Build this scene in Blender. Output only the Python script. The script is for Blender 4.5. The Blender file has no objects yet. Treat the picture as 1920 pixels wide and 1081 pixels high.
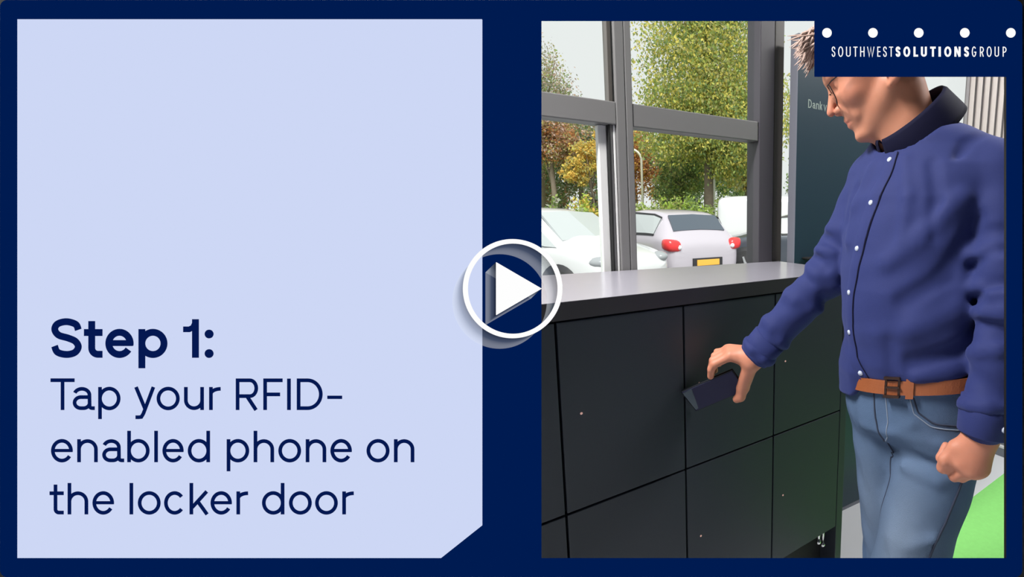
import bpy, bmesh, math, random
import numpy as np
from mathutils import Vector, Matrix
random.seed(7)
rng = np.random.default_rng(7)
scn = bpy.context.scene
COL = scn.collection

# ------------------------------------------------------------------ camera
CAM = np.array([-0.30275, -1.02662, 1.32954])
YAW, PITCH, ROLL, FOC = 0.853036868, 0.158590671, 0.0140095331, 911.866
PX, PY = 1451.0, 542.0                      # principal point of the shifted lens
F = np.array([math.cos(YAW) * math.cos(PITCH), math.sin(YAW) * math.cos(PITCH), -math.sin(PITCH)])
_r = np.array([math.sin(YAW), -math.cos(YAW), 0.0]); _u = np.cross(_r, F)
RT = math.cos(ROLL) * _r + math.sin(ROLL) * _u
UP = -math.sin(ROLL) * _r + math.cos(ROLL) * _u
cd = bpy.data.cameras.new('camera'); cam = bpy.data.objects.new('camera', cd); COL.objects.link(cam)
cd.sensor_fit = 'HORIZONTAL'; cd.sensor_width = 36.0; cd.lens = FOC / 1920 * 36
cd.shift_x = (960 - PX) / 1920; cd.shift_y = (PY - 540.5) / 1920
cd.clip_start = 0.02; cd.clip_end = 300
cam.matrix_world = Matrix(((RT[0], UP[0], -F[0], CAM[0]), (RT[1], UP[1], -F[1], CAM[1]), (RT[2], UP[2], -F[2], CAM[2]), (0, 0, 0, 1)))
scn.camera = cam

# ------------------------------------------------------------------ exposure, sky, sun, lights
vs = scn.view_settings
vs.view_transform = 'Standard'; vs.look = 'None'; vs.exposure = 0.0; vs.gamma = 1.0; vs.use_curve_mapping = False
w = bpy.data.worlds.new('overcast_sky'); scn.world = w; w.use_nodes = True
bg = w.node_tree.nodes['Background']; bg.inputs['Color'].default_value = (0.99, 1.0, 1.0, 1); bg.inputs['Strength'].default_value = 0.92
sd = bpy.data.lights.new('sun', 'SUN'); sun = bpy.data.objects.new('sun', sd); COL.objects.link(sun)
sd.energy = 5.0; sd.angle = math.radians(25); sd.color = (1, 0.97, 0.92)
sun.rotation_euler = (math.radians(42), 0, math.radians(-25))       # high, from over the building towards the trees
# unseen lights added as key and fill (their fixtures are built with the ceiling)
def area(name, loc, rot, sx, sy, power, color=(1, 1, 1)):
    l = bpy.data.lights.new(name, 'AREA'); l.shape = 'RECTANGLE'; l.size = sx; l.size_y = sy; l.energy = power; l.color = color
    o = bpy.data.objects.new(name, l); COL.objects.link(o); o.location = loc; o.rotation_euler = rot
    return o
ADDED_LIGHTS = [(-1.0, 0.05, 115), (0.35, -0.75, 1.5), (2.0, -0.85, 46)]
for lx, ly, lw in ADDED_LIGHTS:
    area('added_ceiling_fill', (lx, ly, 2.76), (0, 0, 0), 0.9, 0.25, lw, (1, 0.98, 0.96))

# ------------------------------------------------------------------ helpers
def lin(c):
    c = c / 255.0
    return c / 12.92 if c <= 0.04045 else ((c + 0.055) / 1.055) ** 2.4
def rgb(r, g, b): return (lin(r), lin(g), lin(b), 1.0)
MATS = {}
def mat(name, col, rough=0.6, metal=0.0, var=0.0, scale=8.0, bump=0.0, bscale=60.0, spec=0.5, stretch=(1, 1, 1), coat=0.0, trans=0.0):
    if name in MATS: return MATS[name]
    m = bpy.data.materials.new(name); m.use_nodes = True; MATS[name] = m
    nt = m.node_tree; b = nt.nodes['Principled BSDF']
    b.inputs['Roughness'].default_value = rough; b.inputs['Metallic'].default_value = metal
    b.inputs['Specular IOR Level'].default_value = spec; b.inputs['Coat Weight'].default_value = coat
    b.inputs['Transmission Weight'].default_value = trans
    c = rgb(*col)
    tc = nt.nodes.new('ShaderNodeTexCoord'); mp = nt.nodes.new('ShaderNodeMapping')
    mp.inputs['Scale'].default_value = stretch; nt.links.new(tc.outputs['Object'], mp.inputs['Vector'])
    n = nt.nodes.new('ShaderNodeTexNoise'); n.inputs['Scale'].default_value = scale; n.inputs['Detail'].default_value = 4
    nt.links.new(mp.outputs[0], n.inputs['Vector'])
    mx = nt.nodes.new('ShaderNodeMix'); mx.data_type = 'RGBA'
    lo = tuple(max(0, x * (1 - var)) for x in c[:3]) + (1,); hi = tuple(min(1, x * (1 + var)) for x in c[:3]) + (1,)
    mx.inputs[6].default_value = lo; mx.inputs[7].default_value = hi
    nt.links.new(n.outputs['Fac'], mx.inputs[0]); nt.links.new(mx.outputs[2], b.inputs['Base Color'])
    if bump > 0:
        n2 = nt.nodes.new('ShaderNodeTexNoise'); n2.inputs['Scale'].default_value = bscale; n2.inputs['Detail'].default_value = 3
        nt.links.new(mp.outputs[0], n2.inputs['Vector'])
        bp_ = nt.nodes.new('ShaderNodeBump'); bp_.inputs['Strength'].default_value = bump; bp_.inputs['Distance'].default_value = 0.01
        nt.links.new(n2.outputs['Fac'], bp_.inputs['Height']); nt.links.new(bp_.outputs[0], b.inputs['Normal'])
    return m
def lit(name, col, rough=0.5):
    """a surface that gives off its own flat colour"""
    if name in MATS: return MATS[name]
    m = bpy.data.materials.new(name); m.use_nodes = True; MATS[name] = m
    b = m.node_tree.nodes['Principled BSDF']
    b.inputs['Base Color'].default_value = (0, 0, 0, 1); b.inputs['Roughness'].default_value = 1.0; b.inputs['Specular IOR Level'].default_value = 0
    b.inputs['Emission Color'].default_value = rgb(*col); b.inputs['Emission Strength'].default_value = 1.0
    return m
def glass(name, tint=(0.96, 0.98, 0.97), refl=1.0, rough=0.0):
    if name in MATS: return MATS[name]
    m = bpy.data.materials.new(name); m.use_nodes = True; MATS[name] = m
    nt = m.node_tree; nt.nodes.clear(); out = nt.nodes.new('ShaderNodeOutputMaterial')
    t = nt.nodes.new('ShaderNodeBsdfTransparent'); t.inputs[0].default_value = tint + (1,)
    g = nt.nodes.new('ShaderNodeBsdfGlossy'); g.inputs['Roughness'].default_value = rough
    fr = nt.nodes.new('ShaderNodeFresnel'); fr.inputs[0].default_value = 1.0 + 0.45 * refl
    mx = nt.nodes.new('ShaderNodeMixShader')
    ge = nt.nodes.new('ShaderNodeNewGeometry'); iv = nt.nodes.new('ShaderNodeMath'); iv.operation = 'SUBTRACT'; iv.inputs[0].default_value = 1.0
    ml = nt.nodes.new('ShaderNodeMath'); ml.operation = 'MULTIPLY'      # reflect at the face the light enters by
    nt.links.new(ge.outputs['Backfacing'], iv.inputs[1]); nt.links.new(iv.outputs[0], ml.inputs[0]); nt.links.new(fr.outputs[0], ml.inputs[1])
    nt.links.new(ml.outputs[0], mx.inputs[0]); nt.links.new(t.outputs[0], mx.inputs[1]); nt.links.new(g.outputs[0], mx.inputs[2]); nt.links.new(mx.outputs[0], out.inputs[0])
    return m

def link(o, parent=None):
    COL.objects.link(o)
    if parent is not None: o.parent = parent
    return o
def mesh_obj(name, verts, faces, m, parent=None, smooth=False, loc=None):
    me = bpy.data.meshes.new(name)
    me.from_pydata([tuple(map(float, v)) for v in verts], [], [tuple(map(int, f)) for f in faces])
    if m is not None:
        for x in (m if isinstance(m, (list, tuple)) else [m]): me.materials.append(x)
    if smooth: me.polygons.foreach_set('use_smooth', [True] * len(me.polygons))
    me.update()
    o = bpy.data.objects.new(name, me)
    if loc is not None: o.location = loc
    return link(o, parent)
def bm_obj(name, bm, m, parent=None, smooth=False, loc=None):
    bmesh.ops.recalc_face_normals(bm, faces=bm.faces[:])
    me = bpy.data.meshes.new(name); bm.to_mesh(me); bm.free()
    if m is not None:
        for x in (m if isinstance(m, (list, tuple)) else [m]): me.materials.append(x)
    if smooth: me.polygons.foreach_set('use_smooth', [True] * len(me.polygons))
    o = bpy.data.objects.new(name, me)
    if loc is not None: o.location = loc
    return link(o, parent)
def empty(name, loc=(0, 0, 0), rz=0.0):
    o = bpy.data.objects.new(name, None); o.location = loc; o.rotation_euler = (0, 0, rz); o.empty_display_size = 0.1
    return link(o)
def tag(o, label, cat, group=None, kind=None):
    o['label'] = label; o['category'] = cat
    if group: o['group'] = group
    if kind: o['kind'] = kind
    return o
def structure(o, label=None):
    o['kind'] = 'structure'
    if label: o['label'] = label
    return o
def box_bm(x0, x1, y0, y1, z0, z1, bev=0.0, bm=None, seg=2):
    own = bm if bm is not None else bmesh.new()
    r = bmesh.ops.create_cube(own, size=1.0)
    vs_ = r['verts']
    for v in vs_:
        v.co = Vector((x0 + (v.co.x + .5) * (x1 - x0), y0 + (v.co.y + .5) * (y1 - y0), z0 + (v.co.z + .5) * (z1 - z0)))
    if bev > 0:
        es = list({e for v in vs_ for e in v.link_edges})
        bmesh.ops.bevel(own, geom=es, offset=bev, segments=seg, affect='EDGES', profile=0.5)
    return own
def box(name, x0, x1, y0, y1, z0, z1, m, parent=None, bev=0.003):
    return bm_obj(name, box_bm(x0, x1, y0, y1, z0, z1, bev), m, parent)
def cyl_bm(a, b, r1, r2=None, seg=16, bm=None):
    own = bm if bm is not None else bmesh.new()
    a = Vector(a); b = Vector(b); d = b - a; r2 = r1 if r2 is None else r2
    q = d.to_track_quat('Z', 'Y').to_matrix().to_4x4()
    bmesh.ops.create_cone(own, cap_ends=True, segments=seg, radius1=r1, radius2=r2, depth=d.length, matrix=Matrix.Translation((a + b) / 2) @ q)
    return own
def tube(name, pts, r, m, parent=None, seg=8, closed=False):
    """a round bar along a polyline"""
    pts = [Vector(p) for p in pts]; n = len(pts); V = []; Fc = []
    rr = r if isinstance(r, (list, tuple)) else [r] * n
    prev = None
    for i, p in enumerate(pts):
        a = pts[(i - 1) % n] if (closed or i > 0) else p; b = pts[(i + 1) % n] if (closed or i < n - 1) else p
        t = (b - a).normalized()
        if prev is None: s = t.orthogonal().normalized()
        else: s = (prev - t * prev.dot(t)).normalized()
        prev = s; q = t.cross(s)
        for k in range(seg):
            an = 2 * math.pi * k / seg
            V.append(p + (s * math.cos(an) + q * math.sin(an)) * rr[i])
    for i in range(n if closed else n - 1):
        for k in range(seg):
            j = (i + 1) % n
            Fc.append((i * seg + k, i * seg + (k + 1) % seg, j * seg + (k + 1) % seg, j * seg + k))
    if not closed:
        Fc.append(tuple(range(seg))[::-1]); Fc.append(tuple((n - 1) * seg + k for k in range(seg)))
    return mesh_obj(name, V, Fc, m, parent, smooth=True)

# ------------------------------------------------------------------ implicit surfaces (surface nets)
def cap(P, a, b, ra, rb):
    a = np.asarray(a, np.float32); b = np.asarray(b, np.float32); ba = b - a
    t = np.clip(((P - a) @ ba) / max(1e-9, float(ba @ ba)), 0, 1)
    return np.linalg.norm(P - a - t[:, None] * ba, axis=1) - (ra + (rb - ra) * t)
def ell(P, c, r, M=None):
    q = P - np.asarray(c, np.float32)
    if M is not None: q = q @ np.asarray(M, np.float32)      # columns of M = local axes
    r = np.asarray(r, np.float32)
    k0 = np.linalg.norm(q / r, axis=1); k1 = np.linalg.norm(q / (r * r), axis=1)
    return k0 * (k0 - 1) / np.maximum(k1, 1e-6)
def smin(a, b, k):
    h = np.clip(0.5 + 0.5 * (b - a) / k, 0, 1)
    return b + (a - b) * h - k * h * (1 - h)
def smax(a, b, k): return -smin(-a, -b, k)
def seg_dist(P, a, b):
    return cap(P, a, b, 0.0, 0.0)
def surfnet(fn, lo, hi, h):
    lo = np.array(lo, float); hi = np.array(hi, float)
    B = 8
    nb = np.ceil((hi - lo) / (h * B)).astype(int); n = nb * B + 1
    cs = [lo[i] + (np.arange(nb[i]) + .5) * B * h for i in range(3)]
    G = np.stack(np.meshgrid(*cs, indexing='ij'), -1).reshape(-1, 3).astype(np.float32)
    dc = fn(G); act = np.abs(dc) < B * h * 0.5 * 1.75 * 1.35 + 2 * h
    V = np.repeat(np.repeat(np.repeat(np.sign(dc).reshape(nb), B, 0), B, 1), B, 2).astype(np.float32) * 1.0
    V = np.pad(V, ((0, 1), (0, 1), (0, 1)), mode='edge')
    need = np.zeros(n, bool)
    for (i, j, k) in np.argwhere(act.reshape(nb)):
        need[i * B:i * B + B + 1, j * B:j * B + B + 1, k * B:k * B + B + 1] = True
    idx = np.argwhere(need)
    pts = (lo + idx * h).astype(np.float32)
    val = np.empty(len(pts), np.float32)
    for s in range(0, len(pts), 400000): val[s:s + 400000] = fn(pts[s:s + 400000])
    V[need] = val
    S = V < 0
    c = [S[i:n[0] - 1 + i, j:n[1] - 1 + j, k:n[2] - 1 + k] for i in (0, 1) for j in (0, 1) for k in (0, 1)]
    cnt = sum(x.astype(np.int8) for x in c)
    cells = np.argwhere((cnt > 0) & (cnt < 8))
    vid = -np.ones(tuple(x - 1 for x in n), np.int64); vid[tuple(cells.T)] = np.arange(len(cells))
    acc = np.zeros((len(cells), 3)); num = np.zeros(len(cells))
    offs = [(i, j, k) for i in (0, 1) for j in (0, 1) for k in (0, 1)]
    for a in offs:
        for ax in range(3):
            if a[ax] == 1: continue
            b = list(a); b[ax] = 1
            ia = cells + np.array(a); ib = cells + np.array(b)
            va = V[tuple(ia.T)]; vb = V[tuple(ib.T)]
            cr = (va < 0) != (vb < 0)
            t = np.where(cr, va / np.where(np.abs(va - vb) < 1e-9, 1, va - vb), 0)
            p = ia + t[:, None] * (ib - ia)
            acc[cr] += p[cr]; num[cr] += 1
    verts = lo + acc / num[:, None] * h
    quads = []
    for ax in range(3):
        u, v = [(1, 2), (2, 0), (0, 1)][ax]
        sl0 = [slice(0, n[i]) for i in range(3)]; sl1 = list(sl0)
        sl0[ax] = slice(0, n[ax] - 1); sl1[ax] = slice(1, n[ax])
        e = np.argwhere(S[tuple(sl0)] != S[tuple(sl1)])
        ok = (e[:, u] > 0) & (e[:, v] > 0) & (e[:, u] < n[u] - 1) & (e[:, v] < n[v] - 1)
        e = e[ok]
        du = np.zeros(3, int); du[u] = 1; dv = np.zeros(3, int); dv[v] = 1
        q = np.stack([vid[tuple((e - du - dv).T)], vid[tuple((e - dv).T)], vid[tuple(e.T)], vid[tuple((e - du).T)]], 1)
        flip = ~S[tuple(e.T)]
        q[flip] = q[flip][:, ::-1]
        quads.append(q)
    return verts, np.concatenate(quads)
def np_mesh(name, parts, mats, parent=None, smooth=True, attr=None):
    """one mesh out of several (verts, quads, material index) arrays"""
    vs_, fs, mi, off = [], [], [], 0
    for v, f, k in parts:
        vs_.append(v); fs.append(f + off); mi.append(np.full(len(f), k)); off += len(v)
    v = np.concatenate(vs_).astype(np.float32); f = np.concatenate(fs).astype(np.int32); mi = np.concatenate(mi).astype(np.int32)
    me = bpy.data.meshes.new(name); nv = f.shape[1]
    me.vertices.add(len(v)); me.vertices.foreach_set('co', v.ravel())
    me.loops.add(f.size); me.loops.foreach_set('vertex_index', f.ravel())
    me.polygons.add(len(f)); me.polygons.foreach_set('loop_start', np.arange(0, f.size, nv, dtype=np.int32))
    me.polygons.foreach_set('material_index', mi)
    for m in mats: me.materials.append(m)
    me.update(calc_edges=True); me.validate()
    me.polygons.foreach_set('use_smooth', np.full(len(me.polygons), smooth))
    if attr is not None:
        a = me.attributes.new('tint', 'FLOAT', 'POINT'); a.data.foreach_set('value', attr.astype(np.float32))
    o = bpy.data.objects.new(name, me)
    return link(o, parent)
# ------------------------------------------------------------------ slide graphics built as a glowing board with an opening, before the lockers
BD = 0.50                                   # its distance from the lens, metres
BS = BD / FOC                               # metres per design unit (the artwork is 1920 x 1081 units)
BORG = CAM + F * BD
BM = Matrix(((RT[0], UP[0], -F[0], BORG[0]), (RT[1], UP[1], -F[1], BORG[1]), (RT[2], UP[2], -F[2], BORG[2]), (0, 0, 0, 1)))
def bp(u, v, d=0.0):
    k = BS * (BD - d) / BD
    return ((u - PX) * k, (PY - v) * k, d)
def prism(name, loops, d0, d1, m, parent, m_side=None):
    """flat shape with holes (design units), standing from height d0 to d1 above the board"""
    bm = bmesh.new()
    es = []
    for lp in loops:
        vs_ = [bm.verts.new(bp(u, v, d1)) for u, v in lp]
        for i in range(len(vs_)): es.append(bm.edges.new((vs_[i], vs_[(i + 1) % len(vs_)])))
    if len(loops) == 1: bm.faces.new(vs_)
    else: bmesh.ops.triangle_fill(bm, use_beauty=True, edges=es)
    for f in bm.faces:
        f.normal_update()
        if f.normal.z < 0: f.normal_flip()
    edge_pairs = [(e.verts[0].co.copy(), e.verts[1].co.copy()) for e in es]
    for a, b in edge_pairs:
        q = [bm.verts.new(p) for p in (a, b, Vector((b.x, b.y, d0)), Vector((a.x, a.y, d0)))]
        bm.faces.new(q)
    bmesh.ops.remove_doubles(bm, verts=bm.verts[:], dist=1e-7)
    return bm_obj(name, bm, m, parent)
def rrect(x0, y0, x1, y1, r, n=6):
    pts = []
    for cx, cy, a0 in ((x1 - r, y0 + r, -90), (x1 - r, y1 - r, 0), (x0 + r, y1 - r, 90), (x0 + r, y0 + r, 180)):
        for k in range(n + 1):
            a = math.radians(a0 + 90 * k / n); pts.append((cx + r * math.cos(a), cy + r * math.sin(a)))
    return pts
NAVY = (0, 27, 81); INK = (5, 24, 80)
m_navy = lit('navy_slide_glow', NAVY); m_sky = lit('pale_blue_slide_glow', (205, 215, 245)); m_ink = lit('navy_ink', INK); m_white = lit('white_slide_glow', (254, 254, 254))  # flat slide colours made to glow; no lamp stands behind them
m_bezel = mat('black_bezel_plastic', (14, 14, 16), 0.5)
OPEN = [(1014, 38), (1888, 38), (1888, 1047), (1014, 1047)]
brd = bpy.data.objects.new('slide_board', None); COL.objects.link(brd); brd.matrix_world = BM
tag(brd, 'navy blue slide border with rounded corners, built as a glowing board framing the lockers', 'display board')
prism('face_panel', [rrect(0, 0, 1917, 1081, 13), OPEN], -0.0015, 0.0, m_navy, brd)
for nm, lp in (('bezel_side', [(-40, -40), (18, -40), (18, 1121), (-40, 1121)]), ('bezel_side', [(1900, -40), (1957, -40), (1957, 1121), (1900, 1121)]),
               ('bezel_rail', [(18, -40), (1900, -40), (1900, 18), (18, 18)]), ('bezel_rail', [(18, 1066), (1900, 1066), (1900, 1121), (18, 1121)])):
    prism(nm, [lp], -0.022, -0.0016, m_bezel, brd)
# two posts down to the floor, foot plates
Minv = BM.inverted()
for u in (120, 1780):
    p = BM @ Vector(bp(u, 1090, -0.018))
    bm = cyl_bm(Minv @ Vector((p.x, p.y, 0.012)), Minv @ p, 0.014, seg=16)
    bm_obj('post', bm, m_bezel, brd, smooth=True)
    bm = cyl_bm(Minv @ Vector((p.x, p.y, 0.0)), Minv @ Vector((p.x, p.y, 0.012)), 0.13, 0.125, seg=32)
    bm_obj('foot_plate', bm, m_bezel, brd)

# ---- lettering: strokes of even width
def ofs(pts, wd, closed=False):
    n = len(pts); L = []; R_ = []
    for i in range(n):
        p = np.array(pts[i], float)
        a = np.array(pts[(i - 1) % n], float) if (closed or i > 0) else None
        b = np.array(pts[(i + 1) % n], float) if (closed or i < n - 1) else None
        d1 = (p - a) / np.linalg.norm(p - a) if a is not None else None
        d2 = (b - p) / np.linalg.norm(b - p) if b is not None else None
        if d1 is None: d1 = d2
        if d2 is None: d2 = d1
        n1 = np.array([-d1[1], d1[0]]); n2 = np.array([-d2[1], d2[0]]); m = n1 + n2; m /= np.linalg.norm(m)
        k = min(2.0, 1 / max(0.3, float(m @ n1)))
        L.append(p + m * k * wd / 2); R_.append(p - m * k * wd / 2)
    return L, R_
def arc(cx, cy, rx, ry, a0, a1, n=20):
    """angles in degrees, counter-clockwise as seen, y downwards"""
    return [(cx + rx * math.cos(math.radians(a0 + (a1 - a0) * k / n)), cy - ry * math.sin(math.radians(a0 + (a1 - a0) * k / n))) for k in range(n + 1)]
def crom(pts, n=8):
    P = [pts[0]] + list(pts) + [pts[-1]]; out = []
    for i in range(1, len(P) - 2):
        p0, p1, p2, p3 = [np.array(q, float) for q in P[i - 1:i + 3]]
        for k in range(n):
            t = k / n
            out.append(tuple(0.5 * (2 * p1 + (p2 - p0) * t + (2 * p0 - 5 * p1 + 4 * p2 - p3) * t * t + (3 * p1 - p0 - 3 * p2 + p3) * t ** 3)))
    out.append(tuple(pts[-1])); return out
def glyph(ch, x0, x1, top, base, w, asc=None, desc=None):
    """strokes of one letter: x0..x1 its width, top..base its height (x-height line for small letters)"""
    h = w / 2; cx = (x0 + x1) / 2; cy = (top + base) / 2; rx = (x1 - x0 - w) / 2; ry = (base - top - w) / 2 + 0.4
    asc = top if asc is None else asc; desc = base if desc is None else desc
    L, Rr_ = x0 + h, x1 - h
    if ch in 'oO0': return [(arc(cx, cy, rx, ry, 0, 354, 59), w, True)]
    if ch == 'O_': pass
    if ch == 'e':
        q = math.degrees(math.asin(min(.9, w * .38 / (ry + h))))
        return [([(x0 + w * .7, cy - w * .05), (x1 - w * .12, cy - w * .05)], w * .86, False), (arc(cx, cy, rx, ry, -q, 327, 44), w, False)]
    if ch == 'c': return [(arc(cx, cy, rx, ry, 38, 322, 40), w, False)]
    if ch in 'bp':
        s = [([(L, asc if ch == 'b' else top), (L, base if ch == 'b' else desc)], w, False)]
        return s + [(arc(cx, cy, rx, ry, 0, 354, 59), w, True)]
    if ch == 'd': return [([(Rr_, asc), (Rr_, base)], w, False), (arc(cx, cy, rx, ry, 0, 354, 59), w, True)]
    if ch in 'nh':
        return [([(L, asc if ch == 'h' else top), (L, base)], w, False),
                (arc(cx, top + h + (rx * .98), rx, rx * .98, 172, 0, 20) + [(Rr_, base)], w, False)]
    if ch == 'u': return [([(Rr_, top), (Rr_, base)], w, False), ([(L, top)] + arc(cx, base - h - rx * .98, rx, rx * .98, 180, 352, 20), w, False)]
    if ch == 'r': return [([(L, top), (L, base)], w, False), (arc(x1, top + h + 9.5 * w / 7, x1 - L, 9.5 * w / 7, 172, 90, 12), w, False)]
    if ch == 'l' or ch == 'I': return [([(cx, asc), (cx, base)], w if ch == 'l' else x1 - x0, False)]
    if ch == 't':
        sx = x0 + (x1 - x0) * .42; r = w * .9
        return [([(sx, asc)] + [(sx, base - h - r)] + arc(sx + r, base - h - r, r, r, 180, 270, 8)[1:] + [(x1, base - h)], w, False), ([(x0, top + h), (x1, top + h)], w, False)]
    if ch == 'k': return [([(L, asc), (L, base)], w, False), ([(x1 - w * .7, top), (L + h * .4, base - (base - top) * .30)], w, False), ([(L + (x1 - L) * .34, top + (base - top) * .42), (x1 - w * .6, base)], w, False)]
    if ch == 'y':
        return [([(x0 + h, top), (cx + w * .15, base - 1)], w, False),
                ([(x1 - h, top), (cx - w * .35, desc - w * 1.5)] + [(cx - w * .9, desc - h * 1.15), (cx - w * 1.6, desc - h)] + [(x0 + w * .35, desc - h)], w, False)]
    if ch == 'a':
        rt = x1 - (x1 - x0) * .15 - h; bx0 = x0 + h
        st = [(arc((x0 + rt) / 2 + w * .2, top + h + 11.5 * w / 7, (rt - x0) / 2 - w * .25, 11.5 * w / 7, 160, 0, 18) + [(rt, base - h - w * .5)] + arc(rt + w * .75, base - h - w * .5, w * .75, w * .5, 180, 270, 6)[1:] + [(x1, base - h)], w, False)]
        by = top + (base - top) * .44; r = (base - h - by) / 2
        bowl = [(rt, by)] + arc(x0 + h + r * 1.15, by + r, r * 1.15, r, 90, 270, 16) + arc(rt - r * 1.1, by + r, r * 1.1, r, 270, 350, 8)
        return st + [(bowl, w, False)]
    if ch == 'T': return [([(x0, top + h * .95), (x1, top + h * .95)], w, False), ([(cx, top), (cx, base)], w, False)]
    if ch in 'RP':
        mid = top + (base - top) * .56; r = (mid - top - h) / 2
        s = [([(L, top), (L, base)], w, False), ([(x0, top + h)] + arc(x1 - h - r * (1 if x1 - x0 > 3 * r else .8), top + h + r, r * (1 if x1 - x0 > 3 * r else .8), r, 90, -90, 14) + [(x0, mid)], w, False)]
        if ch == 'R': s.append(([(cx, mid), (x1 - h * 1.1, base)], w * 1.02, False))
        return s
    if ch == 'F': return [([(L, top), (L, base)], w, False), ([(x0, top + h), (x1, top + h)], w, False), ([(x0, top + (base - top) * .505), (x1 - (x1 - x0) * .13, top + (base - top) * .505)], w, False)]
    if ch == 'E': return [([(L, top), (L, base)], w, False)] + [([(x0, y), (x1, y)], w, False) for y in (top + h, cy, base - h)]
    if ch == 'D':
        ryD = (base - top - w) / 2; rxD = ryD * .95
        return [([(L, top), (L, base)], w, False), ([(x0, top + h)] + arc(x1 - h - rxD, cy, rxD, ryD, 90, -90, 28) + [(x0, base - h)], w, False)]
    if ch == 'L': return [([(L, top), (L, base)], w, False), ([(x0, base - h), (x1, base - h)], w, False)]
    if ch == 'U': return [([(L, top)] + arc(cx, base - h - rx, rx, rx, 180, 360, 16) + [(Rr_, top)], w, False)]
    if ch == 'H': return [([(L, top), (L, base)], w, False), ([(Rr_, top), (Rr_, base)], w, False), ([(x0, cy), (x1, cy)], w, False)]
    if ch == 'N': return [([(L, top), (L, base)], w, False), ([(Rr_, top), (Rr_, base)], w, False), ([(L, top), (Rr_, base)], w, False)]
    if ch == 'W': return [([(x0 + h * .8, top), (x0 + (x1 - x0) * .29, base), (cx, top + 1), (x1 - (x1 - x0) * .29, base), (x1 - h * .8, top)], w * .9, False)]
    if ch == 'G': return [(arc(cx, cy, rx, ry, 40, 330, 36) + [(Rr_, cy + h)], w, False), ([(cx, cy + h), (x1, cy + h)], w, False)]
    if ch == 'S':
        y0, y1 = top + h - .3, base - h + .3
        return [(crom([(Rr_, y0 + (y1 - y0) * .25), (Rr_ - rx * .22, y0 + (y1 - y0) * .08), (cx, y0), (L + rx * .25, y0 + (y1 - y0) * .07), (L + rx * .02, y0 + (y1 - y0) * .24), (L + rx * .35, y0 + (y1 - y0) * .41), (cx + rx * .15, y0 + (y1 - y0) * .5),
                       (Rr_ - rx * .25, y0 + (y1 - y0) * .6), (Rr_, y0 + (y1 - y0) * .77), (Rr_ - rx * .3, y0 + (y1 - y0) * .94), (cx, y1), (L + rx * .25, y0 + (y1 - y0) * .93), (L, y0 + (y1 - y0) * .74)]), w, False)]
    if ch == '1': return [([(Rr_, top), (Rr_, base)], w, False), ([(x0, top + 19), (x1 - w * 1.4, top + 19), (x1 - w * .85, top + 15.5), (x1 - w * .6, top + 8)], w * .82, False)]
    if ch == '-': return [([(x0, cy), (x1, cy)], base - top, False)]
    return []
def letter(strokes, d0, d1, m, parent, name='letter', mp=None):
    bp_ = mp or bp
    bm = bmesh.new(); j = 0
    for pts, wd, closed in strokes:
        Lp, Rp = ofs(pts, wd, closed); n = len(pts); e = d1 + j * 1e-6; j += 1
        t1 = [bm.verts.new(bp_(*p, e)) for p in Lp]; t2 = [bm.verts.new(bp_(*p, e)) for p in Rp]
        b1 = [bm.verts.new(bp_(*p, d0)) for p in Lp]; b2 = [bm.verts.new(bp_(*p, d0)) for p in Rp]
        for i in range(n if closed else n - 1):
            k = (i + 1) % n
            bm.faces.new((t1[i], t1[k], t2[k], t2[i])); bm.faces.new((t1[i], b1[i], b1[k], t1[k])); bm.faces.new((t2[i], t2[k], b2[k], b2[i]))
        if not closed:
            for i in (0, n - 1): bm.faces.new((t1[i], t2[i], b2[i], b1[i]))
    return bm_obj(name, bm, m, parent)
def disc_loop(cx, cy, r, n=32): return [(cx + r * math.cos(2 * math.pi * k / n), cy + r * math.sin(2 * math.pi * k / n)) for k in range(n)]

cap_panel = bpy.data.objects.new('caption_panel', None); COL.objects.link(cap_panel); cap_panel.matrix_world = BM
tag(cap_panel, 'pale blue caption panel with a cut corner and navy lettering, a slide graphic left of the opening', 'sign')
prism('panel_sheet', [[(32.5, 36), (903.3, 36), (903.3, 985), (827, 1045.5), (32.5, 1045.5)]], 0.0002, 0.0012, m_sky, cap_panel)
D0, D1 = 0.00125, 0.0015
for ch, a, b in (('S', 95.8, 153.3), ('t', 157.3, 192.3), ('e', 197.5, 250.6), ('p', 259.5, 314), ('1', 343.3, 373)):
    W_ = 13.0
    top = {'S': 596.5, '1': 598}.get(ch, 616.5)
    letter(glyph(ch, a, b, top, 670.3, W_, asc=601.5, desc=690), D0, D1, m_ink, cap_panel)
for cy_ in (625.8, 662.4): prism('letter_dot', [disc_loop(391.8, cy_, 8.2)], D0, D1, m_ink, cap_panel)
LINES = [
    (768.2, [('T', 94.6, 140), ('a', 136.3, 177.8), ('p', 184, 226), ('y', 251.5, 291.2), ('o', 293.6, 337), ('u', 345, 382.4), ('r', 392, 413.8), ('R', 442, 484), ('F', 493.6, 530), ('I', 538.2, 545.3), ('D', 556.4, 605), ('-', 613.6, 641.6)]),
    (866.0, [('e', 95.6, 136.6), ('n', 144.7, 183.4), ('a', 191.6, 232.9), ('b', 238.5, 280.6), ('l', 289, 296.3), ('e', 304.5, 344.4), ('d', 352, 393.9), ('p', 425, 467.3), ('h', 475.5, 514), ('o', 521.8, 564.6), ('n', 573.2, 611.8), ('e', 619.4, 659.8), ('o', 687.2, 730.4), ('n', 738.6, 777)]),
    (963.8, [('t', 92.8, 119.6), ('h', 126.7, 165.5), ('e', 173.3, 213.9), ('l', 242.6, 250), ('o', 258.4, 301.2), ('c', 307.6, 347.3), ('k', 355.3, 392.6), ('e', 394.7, 434.9), ('r', 443.2, 465.2), ('d', 491.2, 533.4), ('o', 541.8, 584.6), ('o', 590.8, 633.4), ('r', 641.7, 663.4)])]
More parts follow.
